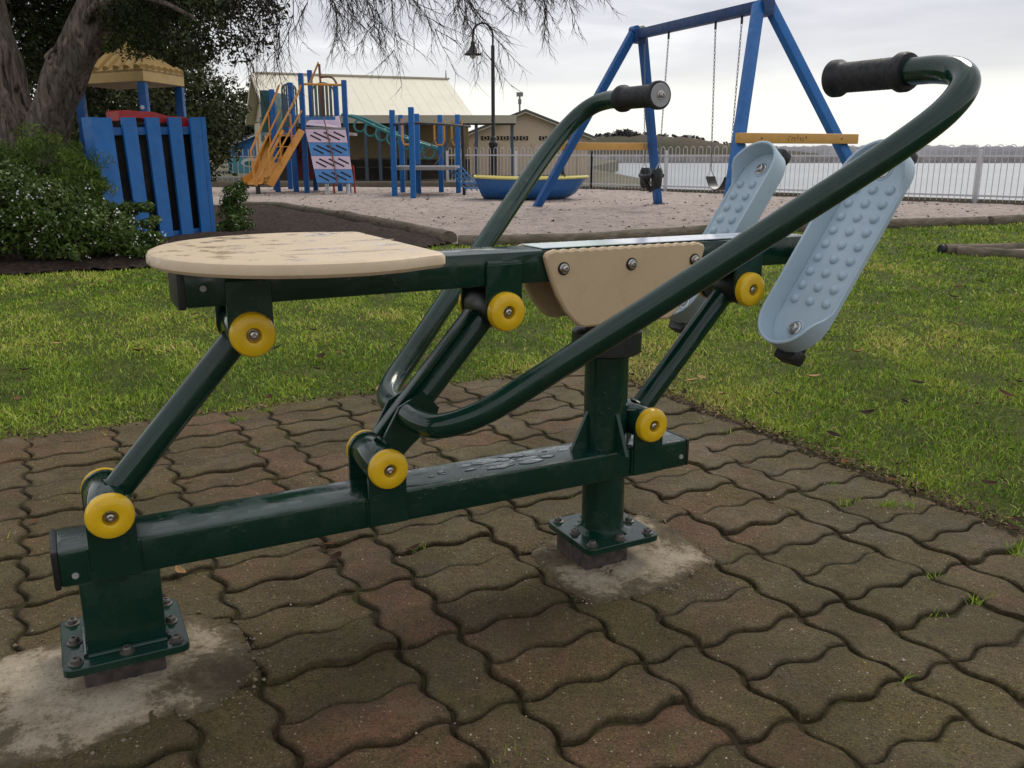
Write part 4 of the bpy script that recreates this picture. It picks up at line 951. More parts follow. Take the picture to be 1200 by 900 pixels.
# ------------------------------------------------------------------ boat on the sand
def boat():
    T = thing('toy_boat', 'blue play boat with a yellow rim resting on the sand', 'boat', (0.36, 17.0, 0))
    L, n, m = 2.12, 30, 12; vs = []; fs = []; rim = []
    def half(x):      # x -1 (stern) .. 1 (bow): half width at rim
        return 0.42 * (1 - max(0, x) ** 2.6) ** 0.6 * (0.86 + 0.14 * min(1, (x + 1) * 2.2)) + 0.02
    for i in range(n + 1):
        x = -1 + 2 * i / n; h = half(x)
        ztop = 0.40 + 0.03 * x * x; zbot = 0.0 + 0.16 * max(0, x) ** 4 + 0.10 * max(0, -x - 0.55) ** 1.5
        for k in range(m + 1):
            a = PI * k / m; yy = -math.cos(a); prof = abs(math.sin(a)) ** 0.55
            xx = x * L / 2 - (0.20 * prof * max(0, x) ** 2) + (0.17 * prof * max(0, -x) ** 4)
            vs.append((xx, yy * h * (1 - 0.0 * prof) if True else 0, ztop - (ztop - zbot) * prof))
    for i in range(n):
        for k in range(m): fs.append((i * (m + 1) + k, (i + 1) * (m + 1) + k, (i + 1) * (m + 1) + k + 1, i * (m + 1) + k + 1))
    fs.append(tuple(range(m + 1))); fs.append(tuple(n * (m + 1) + k for k in range(m, -1, -1)))
    mb = MB(); mb.add(vs, fs); mb.obj('hull', 'boat_blue', T)
    loop = [(-1 + 2 * i / n, -1) for i in range(n + 1)] + [(1 - 2 * i / n, 1) for i in range(n + 1)]
    pts = [(x * L / 2, s * half(x), 0.405 + 0.03 * x * x) for x, s in loop]
    mb = MB(); mb.tube(pts + [pts[0]], 0.022, 8, cap=False); mb.obj('gunwale', 'boat_yellow', T)
    o = [(x * L / 2 * 0.93, s * half(x) * 0.90) for x, s in loop]
    mb = MB(); mb.layered(o, [(0.0, 0.33), (0, 0.36)]); mb.obj('deck', 'boat_yellow', T)
    ring = [(0.58 + 0.03 * math.cos(2 * PI * k / 16), -0.02 + 0.12 * math.cos(2 * PI * k / 16), 0.57 + 0.10 * math.sin(2 * PI * k / 16)) for k in range(16)]
    mb = MB(); mb.tube(ring + [ring[0]], 0.013, 6, cap=False); sw = mb.obj('steering_wheel', 'black_plastic', T)
    mb = MB(); mb.tube([(0.58, -0.02, 0.57), (0.66, 0, 0.33)], 0.016, 8); mb.obj('column', 'black_plastic', sw)
    for k in (0, 4, 8, 12): mb = MB(); mb.tube([(0.58, -0.02, 0.57), ring[k]], 0.009, 6); mb.obj('spoke', 'black_plastic', sw)
    for k in (0.13, 0.22): 
        pts = [(x * L / 2 * (1 - 0.05), -half(x) * 1.0 - 0.004, 0.40 - k + 0.03 * x * x) for x in np.linspace(-0.85, 0.75, 18)]
boat()

# ------------------------------------------------------------------ street lamp
def lamp():
    T = thing('street_lamp', 'tall black lamp post with swan neck and bell shade behind the boat', 'lamp post', (-0.53, 26, 0))
    mb = MB(); mb.lathe([(0.16, 0), (0.16, 0.12), (0.115, 0.16), (0.115, 1.10), (0.13, 1.14), (0.13, 1.2), (0.085, 1.26), (0.085, 1.34), (0.055, 1.38)], (0, 0, -0.05), (0, 0, 1), 16); mb.obj('base_sleeve', 'black_metal', T)
    mb = MB(); mb.tube([(0, 0, 1.25), (0, 0, 3.74)], 0.052, 12); mb.obj('pole', 'black_metal', T)
    arc = [(0, 0, 3.70)] + [(-0.275 + 0.275 * math.cos(R(a)), 0, 4.02 + 0.30 * math.sin(R(a))) for a in range(0, 181, 15)] + [(-0.55, 0, 3.84)]
    mb = MB(); mb.tube(arc, 0.026, 10); mb.obj('swan_neck', 'black_metal', T)
    mb = MB(); mb.lathe([(0.03, 3.86), (0.055, 3.84), (0.065, 3.74), (0.09, 3.70), (0.13, 3.62), (0.235, 3.52), (0.24, 3.49), (0.22, 3.495), (0.10, 3.60), (0.03, 3.62)], (-0.55, 0, 0), (0, 0, 1), 20); sh = mb.obj('lamp_shade', 'black_metal', T)
    mb = MB(); mb.lathe([(0.02, 3.56), (0.075, 3.52), (0.095, 3.46), (0.07, 3.41), (0.001, 3.385)], (-0.55, 0, 0), (0, 0, 1), 14); mb.obj('lamp_globe', 'lamp_glass', sh)
lamp()

# ------------------------------------------------------------------ climbing frame
def climbing_frame():
    o = Vector((-4.4, 20.3, 0))
    T = thing('climbing_frame', 'tall blue post climbing frame with pink and blue climbing wall and orange ladder', 'climbing frame', o)
    def P(x, y, z): return Vector((x, y, z)) - o
    def post(x, y, h, m='blue'):
        mb = MB(); mb.box(P(x, y, h / 2 - 0.05), (0.105, 0.105, h + 0.1), 0.01); mb.obj('post', m, T)
    for x, y, h in ((-4.48, 19.8, 2.50), (-3.57, 19.8, 2.36), (-4.59, 21.2, 2.68), (-3.96, 20.9, 2.36), (-4.81, 20.2, 2.34), (-5.22, 20.2, 2.20), (-5.55, 21.3, 2.15), (-5.35, 21.9, 2.2)): post(x, y, h)
    MB().box(P(-4.05, 20.45, 1.27), (1.0, 1.25, 0.06), 0.005).obj('deck', 'grey_deck', T)
    MB().box(P(-5.05, 20.75, 1.27), (0.85, 1.0, 0.06), 0.005).obj('deck', 'grey_deck', T)
    # climbing wall: four boards with hand slots
    a0, a1 = Vector((-4.42, 19.70, 1.335)), Vector((-3.56, 19.70, 1.325)); b0, b1 = Vector((-4.09, 19.05, 0.235)), Vector((-3.32, 19.05, 0.235))
    wl = lambda s, t: (a0.lerp(a1, s)).lerp(b0.lerp(b1, s), t)
    nrm = (b0 - a0).cross(a1 - a0).normalized()
    if nrm.y > 0: nrm = -nrm
    for k in range(4):
        t0, t1 = k / 4 + 0.004, (k + 1) / 4 - 0.004
        q = [wl(0, t0), wl(1, t0), wl(1, t1), wl(0, t1)]
        mb = quad_prism([p - o for p in q], [p - o + nrm * 0.04 for p in q]); bd = mb.obj('wall_board', 'pink' if k % 2 == 0 else 'blue_mid', T, smooth=False)
        for (s0, s1, u0, u1) in ((0.10, 0.34, 0.45, 0.85), (0.20, 0.58, 0.22, 0.80), (0.45, 0.82, 0.22, 0.80), (0.70, 0.95, 0.18, 0.58)):
            p0 = wl(s0, t0 + (t1 - t0) * u0) - o + nrm * 0.041; p1 = wl(s1, t0 + (t1 - t0) * u1) - o + nrm * 0.041
            mb = MB(); mb.bar(p0, p1, 0.034, 0.008, up=nrm); mb.obj('hand_slot', 'dark_inside', bd, smooth=False)
    mb = MB(); mb.tube([wl(0.52, -0.2) - o + nrm * 0.09, wl(0.56, 0.5) - o + nrm * 0.07, wl(0.56, 1.05) - o + nrm * 0.06], 0.014, 6); mb.obj('climbing_rope', 'rust', T)
    MB().bar(P(-4.42, 19.72, 1.37), P(-3.56, 19.72, 1.36), 0.07, 0.06, 0.01).obj('top_rail', 'grey_deck', T)
    q = [P(-4.55, 20.2, 1.46), P(-3.75, 20.2, 1.40), P(-3.85, 20.5, 1.66), P(-4.45, 20.5, 1.60)]
    mb = quad_prism(q, [p + Vector((0, 0.05, 0.0)) for p in q]); mb.obj('slide_hood', 'pink', T, smooth=False)
    MB().box(P(-4.25, 20.25, 1.60), (0.75, 0.04, 0.07)).obj('hood_stripe', 'blue_mid', T, smooth=False)
    for s in (0, 1):
        mb = MB(); x = -3.95 + s * 0.45; mb.tube([P(x, 19.35, 0.5), P(x + 0.02, 19.25, -0.04)], 0.04, 8); mb.obj('wall_foot', 'white_paint', T)
        mb = MB(); mb.tube([P(x + 0.08, 19.6, 0.6), P(x + 0.12, 19.5, 0.02)], 0.022, 8); mb.obj('stay_pipe', 'red', T)
    # barrier panels with rounded tops and bars
    def barrier(x0, x1, y, z0, z1, m='grey_green'):
        r = (x1 - x0) / 2; cx = (x0 + x1) / 2
        arc = [(x0, z0), (x0, z1 - r * 0.8)] + [(cx - r * math.cos(R(a)), z1 - r * 0.8 + 0.8 * r * math.sin(R(a))) for a in range(15, 166, 15)] + [(x1, z1 - r * 0.8), (x1, z0)]
        mb = MB(); mb.tube([P(x, y, z) for x, z in arc] + [P(x0, y, z0)], 0.022, 8, cap=False); f = mb.obj('barrier', m, T)
        k = 6
        for i in range(1, k):
            x = x0 + (x1 - x0) * i / k; t = (x - cx) / r; zt = z1 - r * 0.8 + 0.8 * r * math.sqrt(max(0, 1 - t * t))
            mb = MB(); mb.box(P(x, y, (z0 + zt) / 2), ((x1 - x0) / k * 0.72, 0.02, zt - z0)); mb.obj('slat', m, f, smooth=False)
    barrier(-5.17, -4.86, 20.9, 1.45, 2.36); barrier(-4.55, -4.05, 21.15, 1.42, 2.40); 
    MB().box(P(-5.42, 20.3, 1.74), (0.17, 0.05, 0.90), 0.01).obj('side_panel', 'dark_teal', T); MB().box(P(-5.35, 20.9, 1.74), (0.05, 1.1, 0.9), 0.01).obj('side_panel', 'dark_teal', T)
    # red panel and tunnel under the deck
    q = [P(-5.0, 20.7, 0.30), P(-4.05, 20.7, 0.30), P(-4.2, 20.7, 1.22), P(-4.72, 20.7, 1.22)]
    mb = quad_prism(q, [p + Vector((0, 0.5, 0)) for p in q]); mb.obj('red_panel', 'dark_red', T, smooth=False)
    mb = MB(); mb.lathe([(0.30, 0), (0.30, 0.5), (0.26, 0.5), (0.26, 0.0)], P(-5.0, 20.35, 1.02), (0, 1, 0), 20); mb.obj('red_tunnel', 'dark_red', T)
    # orange ladder with hand rails
    lt, lb = Vector((-4.48, 19.62, 1.33)), Vector((-5.06, 18.95, 0.20))
    for dx, wd in ((0.0, 0.15), (-0.40, 0.06)):
        mb = MB(); mb.bar(lt + Vector((dx, 0, 0)) - o, lb + Vector((dx * 0.75, 0, 0)) - o, wd, 0.04, 0.01, up=(0, 1, 0)); mb.obj('stringer', 'orange', T)
    for k in range(5):
        t = (k + 0.5) / 5; c = lt.lerp(lb, t); w_ = 0.40 * (1 - t * 0.25)
        MB().box(c + Vector((-w_ / 2, 0, 0)) - o, (w_, 0.06, 0.022)).obj('tread', 'orange', T)
    for dx in (0.02, -0.44):
        a = [lt + Vector((dx, 0.05, 0.92)), lt + Vector((dx - 0.06, 0, 0.74)), lb + Vector((dx * 0.8, 0, 0.70)), lb + Vector((dx * 0.75 + 0.03, -0.04, 0.05))]
        mb = MB(); mb.tube([p - o for p in a], 0.024, 8); hr = mb.obj('hand_rail', 'orange', T)
        mb = MB(); mb.tube([lt + Vector((dx, 0, 0.40)) - o, lb + Vector((dx * 0.8, 0, 0.36)) - o], 0.018, 8); mb.obj('mid_rail', 'orange', hr)
        for t in (0.33, 0.67):
            c = lt.lerp(lb, t); mb = MB(); mb.tube([c + Vector((dx, 0, 0.03)) - o, c + Vector((dx, 0, 0.70)) - o], 0.016, 6); mb.obj('baluster', 'orange', hr)
    # slide beyond the ladder
    path = [(-5.22, 20.7, 1.25), (-5.30, 20.3, 0.85), (-5.38, 19.9, 0.45), (-5.45, 19.6, 0.27), (-5.50, 19.3, 0.21)]
    pp = smoothpath(path, 4); vs = []; fs = []; prof = [(-0.22, 0.16), (-0.20, 0.02), (-0.1, 0), (0.1, 0), (0.2, 0.02), (0.22, 0.16)]
    for p in pp:
        for a, b in prof: vs.append(P(p.x + a * 0.95, p.y + a * 0.3, p.z + b))
        for a, b in reversed(prof): vs.append(P(p.x + a * 1.05, p.y + a * 0.3, p.z + b - 0.02))
    m = 12
    for i in range(len(pp) - 1):
        for k in range(m): fs.append((i * m + k, i * m + (k + 1) % m, (i + 1) * m + (k + 1) % m, (i + 1) * m + k))
    mb = MB(); mb.add(vs, fs); mb.obj('slide_chute', 'orange', T)
    mb = MB(); mb.tube([P(-5.40, 19.25, 0.22), P(-5.40, 19.25, -0.05)], 0.05, 8); mb.obj('slide_foot', 'black_metal', T)
    # yellow and rust coloured pipes on top
    for pts, m_, r in (([(-4.58, 21.15, 2.40), (-4.36, 21.1, 2.83), (-4.34, 21.1, 2.46)], 'orange', 0.028), ([(-4.34, 21.1, 2.80), (-4.32, 21.1, 1.3)], 'rust', 0.024), ([(-4.34, 21.1, 2.52), (-4.12, 21.1, 2.53), (-4.0, 21.05, 2.45), (-3.95, 21.0, 2.25), (-3.93, 20.95, 1.4)], 'rust', 0.026), ([(-4.48, 19.8, 2.28), (-3.57, 19.8, 2.26)], 'orange', 0.024)):
        mb = MB(); mb.tube(smoothpath([P(*p) for p in pts], 4) if len(pts) > 3 else [P(*p) for p in pts], r, 8); mb.obj('top_pipe', m_, T)
    # overhead ladder with hoops down to the low deck
    for dy in (0.0, 0.55):
        pts = [P(-3.75 + dy * 0.2, 20.3 + dy, 1.68), P(-3.4 + dy * 0.2, 20.25 + dy, 1.60), P(-2.55 + dy * 0.2, 19.7 + dy, 1.25), P(-1.60 + dy * 0.1, 19.9 + dy * 0.4, 0.94)]
        mb = MB(); mb.tube(smoothpath(pts, 5), 0.032, 8); mb.obj('overhead_rail', 'teal', T)
    for k in range(7):
        t = k / 6; x = -3.38 + t * 1.55; y = 20.2 - 0.45 * math.sin(t * 2.2); z = 1.56 - t * 0.58
        ring = [P(x + 0.13 * math.sin(a), y + 0.28 + 0.05 * math.cos(a), z - 0.11 + 0.13 * math.cos(a)) for a in [R(20 + q * 20) for q in range(17)]]
        mb = MB(); mb.tube(ring, 0.022, 7); mb.obj('hand_hoop', 'teal', T)
climbing_frame()
def low_deck():
    o = Vector((-1.8, 19, 0))
    T = thing('low_climbing_deck', 'low round play deck of six tall blue posts with dark hand rail', 'play platform', o)
    def P(x, y, z): return Vector((x, y, z)) - o
    for x, y, h in ((-2.36, 18.2, 1.68), (-2.41, 20.0, 1.66), (-1.91, 17.5, 1.70), (-2.0, 19.4, 1.66), (-1.56, 20.0, 1.66), (-1.17, 19.8, 1.66)):
        MB().box(P(x, y, h / 2 - 0.05), (0.105, 0.105, h + 0.1), 0.01).obj('post', 'blue_bright', T)
    MB().box(P(-1.78, 19.0, 0.565), (1.30, 1.5, 0.075), 0.01).obj('deck', 'grey_deck', T)
    mb = MB(); mb.tube(smoothpath([P(-2.40, 18.3, 1.40), P(-1.9, 17.62, 1.41), P(-1.35, 18.2, 1.41), P(-1.02, 18.95, 1.40), P(-0.88, 19.3, 1.40)], 6), 0.026, 8); mb.obj('hand_rail', 'black_metal', T)
    mb = MB(); mb.tube([P(-1.02, 18.95, 1.42), P(-1.0, 18.95, -0.05)], 0.035, 8); mb.obj('rail_post', 'black_metal', T)
    for x0, y in ((-2.26, 18.9), (-1.68, 19.95), (-1.30, 19.85)):
        pts = [P(x0, y, 1.55), P(x0, y, 1.12), P(x0 + 0.04, y, 1.03), P(x0 + 0.16, y, 1.03), P(x0 + 0.21, y, 1.12), P(x0 + 0.21, y, 1.55)]
        mb = MB(); mb.tube(pts, 0.022, 8); mb.obj('hoop_handle', 'orange', T)
    # scramble net of pipes
    for s in range(4):
        x = s * 0.11
        mb = MB(); mb.tube([P(-1.38 + x, 18.8 - s * 0.05, 0.60), P(-0.92 + x, 18.5 - s * 0.05, 0.12)], 0.014, 6); mb.obj('net_bar', 'blue_mid', T)
    for k in range(5):
        t = (k + 0.5) / 5; mb = MB(); mb.tube([P(-1.38 + 0.46 * t, 18.8 - 0.3 * t, 0.60 - 0.48 * t), P(-1.05 + 0.46 * t, 18.65 - 0.3 * t, 0.60 - 0.48 * t)], 0.014, 6); mb.obj('net_rung', 'blue_mid', T)
    for a, b in (((-1.98, 18.9, 0.62), (-1.58, 19.6, 1.2)), ((-1.60, 18.9, 0.62), (-1.2, 19.7, 1.25))):
        mb = MB(); mb.tube([P(*a), P(*b)], 0.012, 6); mb.obj('stay_rope', 'black_metal', T)
low_deck()

# ------------------------------------------------------------------ blue cubby with roof
def cubby():
    o = Vector((-3.9, 9.2, 0))
    T = thing('play_cubby', 'bright blue slatted play cubby with ribbed tan roof beside the bushes', 'cubby house', o)
    TL, TR, BL, BR = Vector((-3.89, 8.6, 1.175)), Vector((-3.19, 9.5, 1.21)), Vector((-3.75, 8.40, -0.02)), Vector((-3.175, 9.50, 0.0))
    Q = lambda s, t: TL.lerp(TR, s).lerp(BL.lerp(BR, s), t)
    back = Vector((-0.85, 0.62, 0)); nb = back.normalized()
    def slat(s0, s1, t0, t1, d0, d1, name, m):
        q = [Q(s0, t0), Q(s1, t0), Q(s1, t1), Q(s0, t1)]
        return quad_prism([p - o + nb * d0 for p in q], [p - o + nb * d1 for p in q]).obj(name, m, T, smooth=False)
    for s0, s1 in ((0.016, 0.146), (0.236, 0.362), (0.452, 0.578), (0.666, 0.790), (0.876, 0.985)):
        slat(s0, s1, 0.0, 1.0, 0.0, 0.03, 'slat', 'blue_bright')
    slat(0.0, 1.0, 0.075, 0.135, 0.033, 0.075, 'cross_rail', 'blue'); slat(0.0, 1.0, 0.92, 0.975, 0.033, 0.075, 'cross_rail', 'blue')
    for s0, s1 in ((-0.03, 0.026), (0.988, 1.035)):
        q = [Q(s0, -0.004), Q(s1, -0.004), Q(s1, 1.0), Q(s0, 1.0)]
        quad_prism([p - o + nb * 0.0 for p in q], [p - o + nb * 0.17 for p in q]).obj('corner_board', 'blue_bright', T, smooth=False)
    # near-black panel painted in for the shade behind the slats
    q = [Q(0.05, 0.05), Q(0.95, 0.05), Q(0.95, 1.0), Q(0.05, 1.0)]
    quad_prism([p - o + nb * 0.12 for p in q], [p - o + nb * 0.20 for p in q]).obj('shade_panel', 'dark_inside', T, smooth=False)
    # red plastic edge sagging along the top
    pts = [Q(0.26, -0.025), Q(0.42, -0.035), Q(0.58, -0.015), Q(0.78, 0.01), Q(0.955, 0.035)]
    P2 = smoothpath([p - o + nb * 0.09 for p in pts], 5); vs = []; fs = []
    for i, p in enumerate(P2):
        hgt = 0.055 + 0.015 * math.sin(i * 0.8)
        vs += [p + Vector((0, 0, hgt * 0.5)), p - Vector((0, 0, hgt)), p - Vector((0, 0, hgt)) + nb * 0.22, p + Vector((0, 0, hgt * 0.5)) + nb * 0.22]
    for i in range(len(P2) - 1):
        for k in range(4): fs.append((i * 4 + k, i * 4 + (k + 1) % 4, i * 4 + 4 + (k + 1) % 4, i * 4 + 4 + k))
    fs += [(0, 1, 2, 3), tuple(len(vs) - 4 + k for k in (3, 2, 1, 0))]
    mb = MB(); mb.add(vs, fs); mb.obj('red_slide_edge', 'red', T, smooth=False)
    # roof on posts
    N_, R_, L_ = Vector((-3.91, 9.9, 1.70)), Vector((-3.78, 10.75, 1.70)), Vector((-4.92, 10.45, 1.70)); K_ = L_ + R_ - N_; ctr = (L_ + R_) / 2; ap = ctr + Vector((0, 0, 0.28))
    for c in (N_, R_, L_):
        i = c.lerp(ctr, 0.10); MB().box((i.x - o.x, i.y - o.y, 0.79), (0.085, 0.085, 1.60), 0.008).obj('roof_post', 'blue', T)
    q = [p - o for p in (N_, R_, K_, L_)]
    mb = quad_prism([p - Vector((0, 0, 0.10)) for p in q], [p + Vector((0, 0, 0.02)) for p in q]); mb.obj('roof_fascia', 'tan_roof', T, smooth=False)
    for a, b in ((N_, R_), (R_, K_), (K_, L_), (L_, N_)):
        n = 7; ax = (b - a)
        quad = [a - o + Vector((0, 0, 0.03)), b - o + Vector((0, 0, 0.03)), ap - o]
        mb = MB(); mb.add(quad + [p - Vector((0, 0, 0.03)) for p in quad], [(0, 1, 2), (5, 4, 3), (0, 3, 4, 1), (1, 4, 5, 2), (2, 5, 3, 0)]); rp = mb.obj('roof_face', 'tan_roof', T, smooth=False)
        for i in range(n):
            s = (i + 0.5) / n; p0 = a.lerp(b, s); t = 1 - abs(2 * s - 1); top = p0.lerp(ctr + (p0 - (a + b) / 2) * 0.0, 0)
            # each rib climbs straight up the slope until it meets the hip
            inn = (ctr - (a + b) / 2); p1 = p0 + inn * t * 0.97; z1 = 1.70 + 0.28 * t * 0.97
            mb = MB(); mb.tube([Vector((p0.x, p0.y, 1.735)) - o, Vector((p1.x, p1.y, z1 + 0.035)) - o], 0.042, 8); mb.obj('rib', 'tan_roof', rp)
    mb = MB(); mb.lathe([(0.05, 0), (0.06, 0.05), (0.02, 0.1)], ap - o, (0, 0, 1), 10); mb.obj('roof_cap', 'tan_roof', T)
    c = N_.lerp(ctr, 0.10); mb = MB(); mb.lathe([(0.022, 0), (0.022, 0.006), (0.0001, 0.007)], (c.x - o.x - 0.005, c.y - o.y - 0.044, 1.33), (0.0, -1, 0), 12); mb.obj('white_disc', 'white_paint', T)
cubby()

# ------------------------------------------------------------------ vegetation
def leaf_cloud(centres, radii, n_per, size, seed, aspect=0.45, flat=0.0, bias=None):
    """many small leaf faces; centres (k,3), radii (k,3). Returns verts, faces(flat quads), tint"""
    r = np.random.default_rng(seed); k = len(centres); N = k * n_per
    c = np.repeat(centres, n_per, 0); rad = np.repeat(radii, n_per, 0)
    d = r.normal(size=(N, 3)); d /= np.linalg.norm(d, axis=1)[:, None]
    rr = r.uniform(0.25, 1.0, (N, 1)) ** 0.6
    p = c + d * rad * rr
    a = r.normal(size=(N, 3)) + (bias if bias is not None else 0); a /= np.linalg.norm(a, axis=1)[:, None]
    b = np.cross(a, r.normal(size=(N, 3))); b /= np.linalg.norm(b, axis=1)[:, None]
    s = size * r.uniform(0.6, 1.4, (N, 1)); w = s * aspect
    V = np.stack([p - a * s * 0.5, p + b * w * 0.5, p + a * s * 0.5, p - b * w * 0.5], 1).reshape(-1, 3)
    F = np.arange(N * 4)
    clump = np.repeat(r.uniform(0, 1, k), n_per)
    t = np.clip(0.55 * clump + 0.45 * r.uniform(0, 1, N), 0, 1)
    return V, F, np.repeat(t, 4)
def clumps(seed, n, c, rad, rr, shell=0.55):
    """clump centres spread through an uneven ellipsoid"""
    r = np.random.default_rng(seed); out = []; ra = []
    lob = r.normal(size=(7, 3)); lob /= np.linalg.norm(lob, axis=1)[:, None]; la = r.uniform(-0.28, 0.22, 7)
    while len(out) < n:
        d = r.normal(size=3); d /= np.linalg.norm(d); k = 1 + sum(a * max(0, d @ l) ** 3 for a, l in zip(la, lob))
        q = r.uniform(shell, 1.0) ** 0.7 * k
        out.append(np.array(c) + d * np.array(rad) * q); s = rr * r.uniform(0.6, 1.4); ra.append((s, s, s * 0.7))
    return np.array(out), np.array(ra)
def foliage(name, parts, mat, parent, label=None):
    V = np.concatenate([p[0] for p in parts]); T = np.concatenate([p[2] for p in parts]); F = np.arange(len(V))
    o = link(name, fast_mesh(name, V, F, 4, mat, T), parent)
    if parent is not None:
        o.matrix_parent_inverse = Matrix.Translation(parent.location).inverted()
    if label: o['label'] = label
    return o
def bark_tube(pts, rad, seed, n=22, amp=0.10, sub=10):
    P = smoothpath(pts, sub); rs = np.interp(np.linspace(0, 1, len(P)), np.linspace(0, 1, len(rad)), rad); mb = MB(); mb.tube(P, list(rs), n)
    r = np.random.default_rng(seed); ph = r.uniform(0, 6, 8); out = []
    for i in range(len(P)):
        for k in range(n):
            v = Vector(mb.v[i * n + k]); dirv = v - P[i]; a = 2 * PI * k / n
            f = 1 + amp * (0.6 * math.sin(3 * a + ph[0] + i * 0.13) + 0.5 * math.sin(7 * a + ph[1] - i * 0.21) + 0.35 * math.sin(11 * a + ph[2] + i * 0.33)) + amp * 0.5 * math.sin(i * 0.5 + ph[3])
            out.append(tuple(P[i] + dirv * f))
    mb.v = out; return mb
def big_tree():
    o = (-5.15, 9.6, 0)
    T = thing('cypress_tree', 'big dark cypress with two leaning grey trunks and bare twigs hanging over the play area', 'tree', o)
    def P(x, y, z): return (x - o[0], y - o[1], z)
    bark_tube([P(-5.0, 9.55, -0.1), P(-4.96, 9.52, 0.5), P(-4.82, 9.5, 1.05), P(-4.52, 9.45, 1.6), P(-4.02, 9.4, 2.3), P(-3.5, 9.4, 3.1), P(-2.9, 9.5, 4.1)], [0.35, 0.25, 0.20, 0.20, 0.19, 0.17, 0.13], 1, 40, 0.07, 14).obj('trunk', 'bark', T)
    bark_tube([P(-5.25, 9.7, -0.1), P(-5.30, 9.75, 0.6), P(-5.36, 9.8, 1.2), P(-5.44, 9.8, 1.9), P(-5.52, 9.8, 2.8), P(-5.6, 9.9, 4.2)], [0.42, 0.34, 0.29, 0.25, 0.22, 0.16], 2, 40, 0.07, 14).obj('trunk', 'bark', T)
    # eye-shaped knot
    kc = Vector(P(-4.515, 9.275, 1.78)); ring = [kc + Vector((0.085 * math.cos(a) , -0.01 + 0.01 * math.sin(a), 0.062 * math.sin(a) + 0.02 * math.cos(a))) for a in [2 * PI * k / 18 for k in range(18)]]
    mb = MB(); mb.tube(ring + [ring[0]], [0.017 + 0.006 * math.sin(k * 1.7) for k in range(19)], 8, cap=False); mb.lathe([(0.06, -0.06), (0.05, -0.012), (0.03, 0.004), (0.012, 0.012), (0.0001, 0.014)], kc, (0, -1, 0), 12); mb.obj('knot', 'bark', T)
    # limbs
    limbs = [([P(-4.0, 9.4, 2.35), P(-3.2, 9.2, 2.9), P(-2.2, 9.4, 3.3), P(-0.9, 9.7, 3.45), P(0.6, 9.9, 3.3)], [0.12, 0.09, 0.07, 0.05, 0.02]),
             ([P(-3.6, 9.4, 3.0), P(-3.0, 10.4, 3.5), P(-2.0, 11.2, 3.7), P(-0.6, 11.6, 3.5)], [0.11, 0.08, 0.05, 0.02]),
             ([P(-5.5, 9.8, 2.7), P(-6.2, 9.6, 3.3), P(-7.2, 9.4, 3.6)], [0.12, 0.08, 0.03]),
             ([P(-4.3, 9.42, 1.95), P(-4.0, 9.1, 2.2), P(-3.4, 8.8, 2.25), P(-2.9, 8.7, 2.05)], [0.05, 0.04, 0.03, 0.012])]
    for p, r in limbs: bark_tube(p, r, 7, 12, 0.05, 6).obj('limb', 'bark', T)
    parts = []
    # dense canopy overhead and behind, hanging low over the roof
    for sd, n, c, rad, rr, npq, sz in ((11, 330, (-5.2, 12.0, 3.5), (3.0, 1.7, 1.45), 0.34, 120, 0.085), (12, 170, (-6.8, 12.2, 2.2), (2.1, 1.0, 1.6), 0.34, 120, 0.085), (18, 60, (-5.6, 9.4, 4.6), (2.6, 2.0, 0.8), 0.34, 80, 0.075), (13, 70, (-4.1, 11.9, 2.6), (1.3, 0.7, 0.75), 0.26, 90, 0.065),
                                       (14, 46, (-3.45, 9.2, 2.24), (0.55, 0.6, 0.28), 0.17, 80, 0.045), (15, 20, (-3.55, 9.15, 2.02), (0.26, 0.35, 0.26), 0.14, 80, 0.04), (16, 22, (-3.2, 9.3, 2.30), (0.45, 0.5, 0.28), 0.15, 70, 0.045), (17, 16, (-3.72, 9.15, 1.86), (0.28, 0.22, 0.12), 0.10, 70, 0.035)):
        cc, ra = clumps(sd, n, c, rad, rr, 0.3); parts.append(leaf_cloud(cc, ra, npq, sz, sd, 0.38))
    foliage('crown', parts, 'leaf_cypress', T)
    # bare hanging twigs
    r = random.Random(21); mb = MB()
    def twig(p, d, L, rad, lev):
        pts = [p]; q = Vector(p); dv = Vector(d).normalized(); n = 5
        for i in range(n):
            dv = (dv + Vector((r.uniform(-0.28, 0.28), r.uniform(-0.28, 0.28), r.uniform(-0.22, 0.10)))).normalized(); q = q + dv * (L / n); pts.append(q.copy())
            if lev > 0 and i >= 0:
                for _ in range(2 if lev > 1 else 2):
                    if r.random() < 0.88: twig(q.copy(), dv + Vector((r.uniform(-0.9, 0.9), r.uniform(-0.9, 0.9), r.uniform(-0.55, 0.25))), L * r.uniform(0.35, 0.6), rad * 0.55, lev - 1)
        mb.tube(pts, [rad * (1 - 0.75 * i / n) for i in range(n + 1)], 4 if lev < 2 else 5, cap=False)
    # px-like density: thick around x -2..0, thin further right
    for i in range(52):
        x = r.choice([r.uniform(-3.2, -2.0), r.uniform(-2.0, -0.2), r.uniform(-1.9, -0.2), r.uniform(-0.2, 0.75), r.uniform(0.3, 1.1)]); y = r.uniform(9.2, 11.2)
        z0 = 3.05 + r.uniform(-0.35, 0.2) + (0.1 if x > 0 else 0)
        twig(Vector(P(x - 0.35, y, z0)), (r.uniform(0.0, 0.8), r.uniform(-0.2, 0.2), -1.0), r.uniform(0.55, 0.95) * (0.75 if x > 0.2 else 1.0), 0.0085, 2)
    ob = mb.obj('hanging_twigs', 'twig', T, smooth=False, kind='stuff')
    cc = np.array([(r.uniform(-1.9, -0.3), r.uniform(9.3, 11), r.uniform(2.5, 3.0)) for _ in range(70)]); parts = [leaf_cloud(cc, np.full((70, 3), 0.07), 12, 0.035, 31, 0.5)]
    foliage('sparse_leaves', parts, 'leaf_cypress', T)
big_tree()
